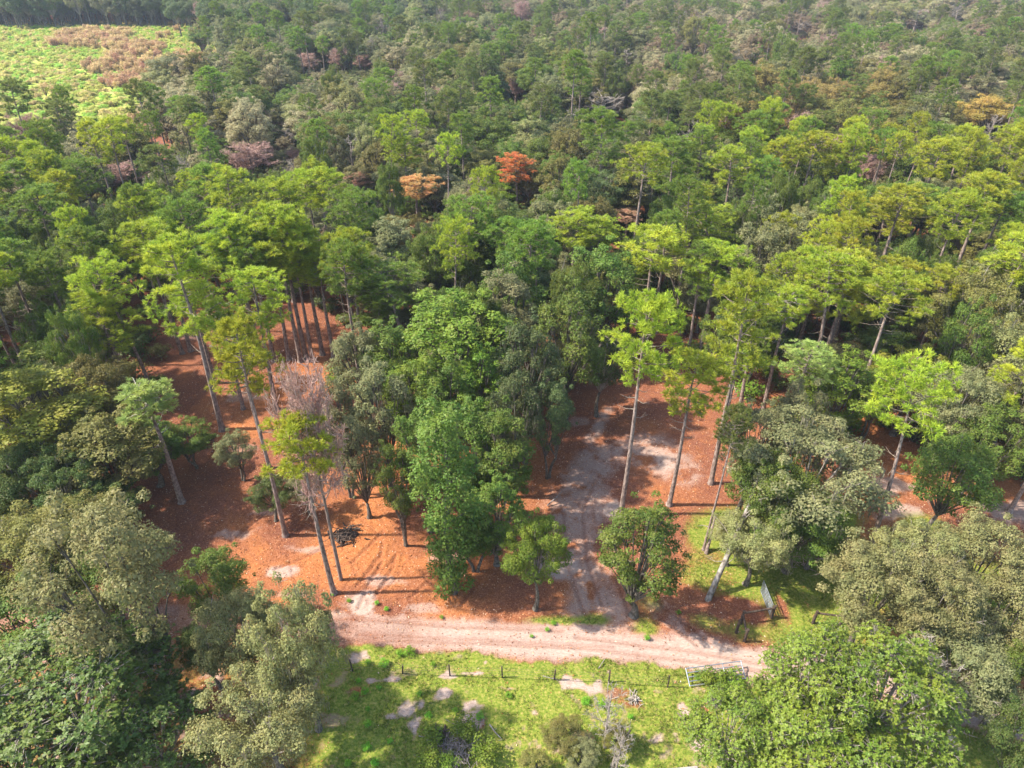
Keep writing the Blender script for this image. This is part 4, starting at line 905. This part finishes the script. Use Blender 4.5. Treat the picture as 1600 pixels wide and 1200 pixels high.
farm_gate(gb, ga, .1, 1.35, 'open galvanised farm gate standing on the grass glade')
ga, gb = at(1078, 1076), at(1165, 1064)
farm_gate(ga, gb, .12, 1.3, 'galvanised farm gate half hidden under the magnolia by the sand road', nr=5, tilt=(R(-62), 0))
# timber brace fence by the gate
def timber(name, label, segs, cat='fence'):
    root = link(bpy.data.objects.new(name, None)); o0 = at(*segs['posts'][0]); root.location = o0; root['label'] = label; root['category'] = cat
    Q = []
    for (px, py) in segs['posts']:
        q = at(px, py); q[2] = gz(q[0], q[1]); g = G(); g.tube([[0, 0, -.2], [0, .02, .7], [.02, 0, 1.5]], [.13, .12, .11], 8, cap=True); o = obj_part('post', g.mesh('timber_post', M['wood_dark']), root); o.location = q-o0; Q.append(q)
    for i, j, zi, zj in segs['rails']:
        a = Q[i]-o0+[0, 0, zi]; b = Q[j]-o0+[0, 0, zj]; g = G(); g.tube([a, (a+b)/2+[0, 0, -.03], b], .085, 7, cap=True); obj_part('rail', g.mesh('timber_rail', M['wood_dark']), root)
timber('timber_fence', 'short dark timber brace fence beside the open farm gate', dict(posts=[(1205, 966), (1157, 975), (1150, 990), (1163, 1003)], rails=[(0, 1, 1.25, 1.3), (1, 3, 1.1, 1.0)]))
timber('timber_fence', 'dark timber rail fence across the glade from the open gate', dict(posts=[(1270, 974), (1312, 979)], rails=[(0, 1, 1.3, 1.25)]))

# leaning white-barked trunk, snags, stumps, logs
def log_obj(name, pts, rad, mat, label, cat, stubs=0, seed=0):
    """pts in world coordinates"""
    rg_ = np.random.default_rng(seed); P = np.array(pts, float); o0 = P[0].copy(); g = G(); Q = P-o0
    g.tube(Q, rad, 9, cap=True); root = link(bpy.data.objects.new(name, None)); root.location = o0; root['label'] = label; root['category'] = cat
    obj_part('trunk', g.mesh('bole', M[mat], True), root)
    if stubs:
        g = G(); Ld = np.linalg.norm(Q[-1])
        for k in range(stubs):
            t = rg_.uniform(.35, 1); q = Q[0]*(1-t)+Q[-1]*t if len(Q) < 3 else np.array([np.interp(t, np.linspace(0, 1, len(Q)), Q[:, c]) for c in range(3)])
            d = unit(rg_.normal(size=3)+unit(Q[-1])*.6+[0, 0, .3]); Lb = Ld*rg_.uniform(.12, .3); e = q+d*Lb; mid = (q+e)/2+rg_.normal(0, .08, 3)*Lb
            g.tube([q, mid, e], [rad[-1]*.45, rad[-1]*.3, .012], 5)
            for j in range(3):
                s0 = q+(e-q)*rg_.uniform(.4, .95); g.tube([s0, s0+unit(d+rg_.normal(0, .7, 3))*Lb*.4], [.02, .008], 3)
        obj_part('branches', g.mesh('snags', M['twig_pale']), root)
    return root
def P3(px, py, z): return at(px, py, z)
log_obj('leaning_trunk', [P3(1105, 940, -.1), P3(1120, 905, 1.6), P3(1140, 860, 4), P3(1170, 790, 7), P3(1190, 730, 9.5)], [.28, .23, .19, .15, .09], 'bark_pale', 'white-barked leaning oak trunk growing from the orange ground patch', 'tree', 10, 3)
log_obj('leaning_trunk', [P3(1472, 1200, -.1), P3(1480, 1165, 1.6), P3(1492, 1130, 3.6), P3(1510, 1080, 6)], [.42, .36, .28, .15], 'bark_pale', 'thick white leaning trunk at the lower right over yellow grass', 'tree', 6, 5)
log_obj('snag', [P3(1103, 865, 0), P3(1110, 840, 1.4), P3(1117, 808, 3.4)], [.17, .14, .1], 'bark_pine', 'brown broken snag with pale twigs left of the white leaning trunk', 'dead tree', 8, 7)
log_obj('snag', [P3(1057, 1196, 0), P3(1068, 1165, .9), P3(1088, 1135, 1.5)][:3] if False else [P3(1040, 1200, .05), P3(1050, 1165, .8), P3(988, 1130, 0.)][:0] or [P3(952, 1215, 0), P3(962, 1180, 1.0), P3(985, 1140, 1.9)], [.13, .11, .07], 'bark_oak', 'slanting dark dead stem with pale twigs at its tip in the pasture', 'dead tree', 9, 9)
log_obj('fallen_branch', [P3(765, 1132, .1), P3(772, 1142, .12), P3(785, 1156, .1)], [.05, .045, .02], 'bark_pale', 'pale fallen branch on the grass right of the bushes', 'branch', 3, 11)
log_obj('fallen_branch', [P3(848, 1056, .05), P3(862, 1060, .1), P3(876, 1062, .05)], [.03, .03, .015], 'bark_pale', 'thin pale fallen branch at the foot of a fence post', 'branch', 2, 12)
log_obj('fallen_branch', [P3(935, 1045, .05), P3(940, 1037, .25), P3(946, 1028, .4)], [.035, .03, .015], 'wood_grey', 'thin grey stick lying between grass and sand road', 'branch', 1, 13)
log_obj('fallen_branch', [P3(855, 790, .1), P3(868, 778, .6), P3(878, 768, .9)], [.07, .06, .03], 'wood_grey', 'broken branch lying where the sand clearing meets the trees', 'branch', 4, 14)
log_obj('fallen_branch', [P3(420, 915, .05), P3(450, 905, .08)], [.04, .03], 'wood_grey', 'short stick lying on the orange straw', 'branch', 1, 15)
def debris(name, px, py, rx, n, Lr, rr, mat, label, cat, up=.35, seed=0, soilr=None):
    rg_ = np.random.default_rng(seed); q = at(px, py); q[2] = gz(q[0], q[1]); root = link(bpy.data.objects.new(name, None)); root.location = q; root['label'] = label; root['category'] = cat
    g = G()
    for i in range(n):
        c = np.array([rg_.normal(0, rx*.45), rg_.normal(0, rx*.4), 0]); c[2] = max(.04, up*(1-np.hypot(c[0], c[1])/rx)*rg_.random()*1.6)
        d = unit(rg_.normal(size=3)*[1, 1, .25]); L_ = rg_.uniform(*Lr); e = c+d*L_/2; s_ = c-d*L_/2; s_[2] = max(s_[2], .03); e[2] = max(e[2], .03)
        r_ = rg_.uniform(*rr); g.tube([s_, c+rg_.normal(0, .03, 3), e], [r_, r_*.9, r_*.5], 5, cap=True)
    o = obj_part('roots' if 'root' in name else 'sticks', g.mesh(name+'_sticks', M[mat]), root); o['kind'] = 'stuff'
    if soilr:
        u_, v_ = np.meshgrid(np.linspace(0, 2*math.pi, 25), np.linspace(0, math.pi/2, 9)); wobb = 1+.25*np.sin(u_*3+1)+.15*np.sin(u_*7)*np.cos(v_*5)
        Vv = np.stack([np.cos(u_)*np.cos(v_)*soilr*wobb, np.sin(u_)*np.cos(v_)*soilr*.7*wobb, np.sin(v_)*soilr*.6*(1+.2*np.sin(u_*5))-.05], -1).reshape(-1, 3); ii = np.arange(9*25).reshape(9, 25)
        obj_part('soil', mesh_np('soil_clod', Vv, np.stack([ii[:-1, :-1], ii[:-1, 1:], ii[1:, 1:], ii[1:, :-1]], -1).reshape(-1, 4), M['wood_dark'], smooth=True), root)
debris('root_stump', 540, 838, 1.5, 60, (.6, 1.8), (.03, .09), 'wood_dark', 'dark uprooted stump with spreading roots in the orange clearing', 'stump', .7, 1, 1.0)
debris('brush_pile', 712, 1178, 1.9, 170, (.5, 1.9), (.012, .035), 'wood_grey', 'grey brush pile of dead sticks between the pasture bushes', 'brush pile', .5, 2)
debris('root_stump', 990, 1093, .5, 30, (.3, .9), (.02, .05), 'twig_pale', 'pale uprooted stump in the red patch of the pasture', 'stump', .25, 3)
debris('root_stump', 688, 1150, .5, 22, (.4, 1.1), (.03, .08), 'wood_dark', 'dark broken stump at the upper end of the brush pile', 'stump', .4, 4)
debris('brush_pile', 1245, 865, 2.2, 110, (.6, 2.4), (.015, .04), 'twig_pink', 'reddish heap of cut branches behind the open gate', 'brush pile', .6, 5)
debris('brush_pile', 320, 690, 1.4, 50, (.6, 2.), (.02, .06), 'wood_dark', 'dark dead branches heaped at the shady clearing edge', 'brush pile', .5, 6)
# small pale barrel behind the snag, pale slab cut by the bottom edge
q = at(1121, 840); q[2] = gz(q[0], q[1])
g = G(); g.tube([[0, 0, 0], [0, 0, .03], [0, 0, .3], [0, 0, .33], [0, 0, .6], [0, 0, .85]], [.17, .19, .19, .2, .2, .18], 16, cap=True)
wh = bark_mat('weathered_white', (.45, .50, .58), (.75, .78, .80), 4, 1, .05)
bar = link(bpy.data.objects.new('barrel', None)); bar.location = q; bar['label'] = 'small pale blue-white barrel beside the brown broken snag'; bar['category'] = 'barrel'
obj_part('drum', g.mesh('drum', wh, True), bar); g = G(); g.tube([[0, 0, .85], [0, 0, .88]], [.185, .185], 16, cap=True); obj_part('lid', g.mesh('barrel_lid', wh), bar)
a = at(1028, 1202); b = at(1076, 1192); 
g = G(); g.box([0, 0, .1], [2.2, 1.2, .14]); sl = tagged('concrete_slab', g.mesh('slab', bark_mat('pale_concrete', (.34, .30, .28), (.55, .50, .46), 6, 1, .1)), 'pale concrete slab cut by the bottom edge beside the magnolia', 'slab', loc=((a[0]+b[0])/2+.5, a[1]-.55, .0)); sl.rotation_euler = (0, 0, R(5))
bv = sl.modifiers.new('bevel', 'BEVEL'); bv.width = .02

# ------------------------------------------------------------------ haze
if HAZE:
    g = G(); g.box([0, 320, 24.5-0.75], [2200, 1100, 51.0]); m, nt, N, L = mat_new('haze'); out = N.new('ShaderNodeOutputMaterial'); pv = N.new('ShaderNodeVolumePrincipled')
    pv.inputs['Density'].default_value = HAZE; pv.inputs['Color'].default_value = (.72, .84, .95, 1); L.new(pv.outputs[0], out.inputs['Volume'])
    o = link(bpy.data.objects.new('haze', g.mesh('haze', m))); o['kind'] = 'stuff'

# ------------------------------------------------------------------ labels that single out each tree
LM = [('the rust-orange dead pine', 805, 265), ('the rust and yellow dead pine', 652, 310), ('the wide leafless pinkish tree', 400, 245), ('the ochre-yellow tree', 1520, 170), ('the white-twigged bare tree', 945, 160), ('the bare pair among pines', 1360, 265),
      ('the open marsh', 150, 170), ('the far pinkish bare pair', 553, 95), ('the red-twigged dead pine', 462, 600), ('the flat-topped bright pine', 1415, 620), ('the big fresh green tree', 710, 525), ('the yellow-green left-edge tree', 62, 640),
      ('the tall sandy-clearing pine', 1012, 510), ('the broad pine pair', 1300, 440), ('the small reddish dead tree', 977, 345), ('the top-edge reddish dead tree', 815, 25), ('the tall dark-trunked oak', 260, 870), ('the open farm gate', 1195, 935), ('the large bright magnolia', 1215, 1075),
      ('the brush pile', 712, 1178), ('the root stump', 540, 838), ('the small round pale-trunked oak', 835, 870)]
KW = {'pine_tree': 'pine', 'oak_tree': 'oak', 'broadleaf_tree': 'broadleaf tree', 'bare_tree': 'tree', 'weed_bush': 'weed tuft'}
ORD = ['nearest', 'second nearest', 'third nearest', 'fourth nearest', 'fifth nearest', 'sixth nearest', 'seventh nearest', 'eighth nearest', 'ninth nearest', 'tenth nearest', 'eleventh nearest', 'twelfth nearest', 'thirteenth nearest', 'fourteenth nearest', 'fifteenth nearest', 'sixteenth nearest', 'seventeenth nearest', 'eighteenth nearest', 'nineteenth nearest', 'twentieth nearest']
buckets = {}
for i in ALL:
    gname = {'pine_tree': 'pines of the forest', 'oak_tree': 'oaks of the forest', 'broadleaf_tree': 'tall broadleaf trees of the forest', 'bare_tree': 'leafless trees of the forest', 'weed_bush': 'lime green weeds of the pasture', 'magnolia_tree': 'magnolias', 'dead_pine_tree': 'dead pines', 'bush': 'bushes round the brush pile', 'sapling': 'saplings of the pasture'}[i.kind]
    i.o['group'] = gname
    if i.label: i.o['label'] = i.label; continue
    d = [math.hypot(i.px-a[1], i.py-a[2]) for a in LM]; k = int(np.argmin(d)); dx, dy = i.px-LM[k][1], i.py-LM[k][2]
    dirn = ('left of' if dx < 0 else 'right of') if abs(dx) > abs(dy) else ('above' if dy < 0 else 'below')
    buckets.setdefault((i.kind, i.tone, k, dirn), []).append((d[k], i))
for (kind, tone, k, dirn), lst in buckets.items():
    lst.sort(key=lambda t: t[0])
    for r_, (dd, i) in enumerate(lst):
        nm_ = '%s %s' % (TWORD.get(tone, 'green'), KW.get(kind, kind.replace('_', ' ')))
        if r_ < len(ORD): i.o['label'] = ('%s %s %s %s' % (ORD[r_], nm_, dirn, LM[k][0])) if len(lst) > 1 else 'only %s %s %s' % (nm_, dirn, LM[k][0])
        else: i.o['label'] = '%s farther out %s %s' % (nm_, dirn, LM[k][0]); i.o['group'] = '%ss farther out %s %s' % (nm_, dirn, LM[k][0])
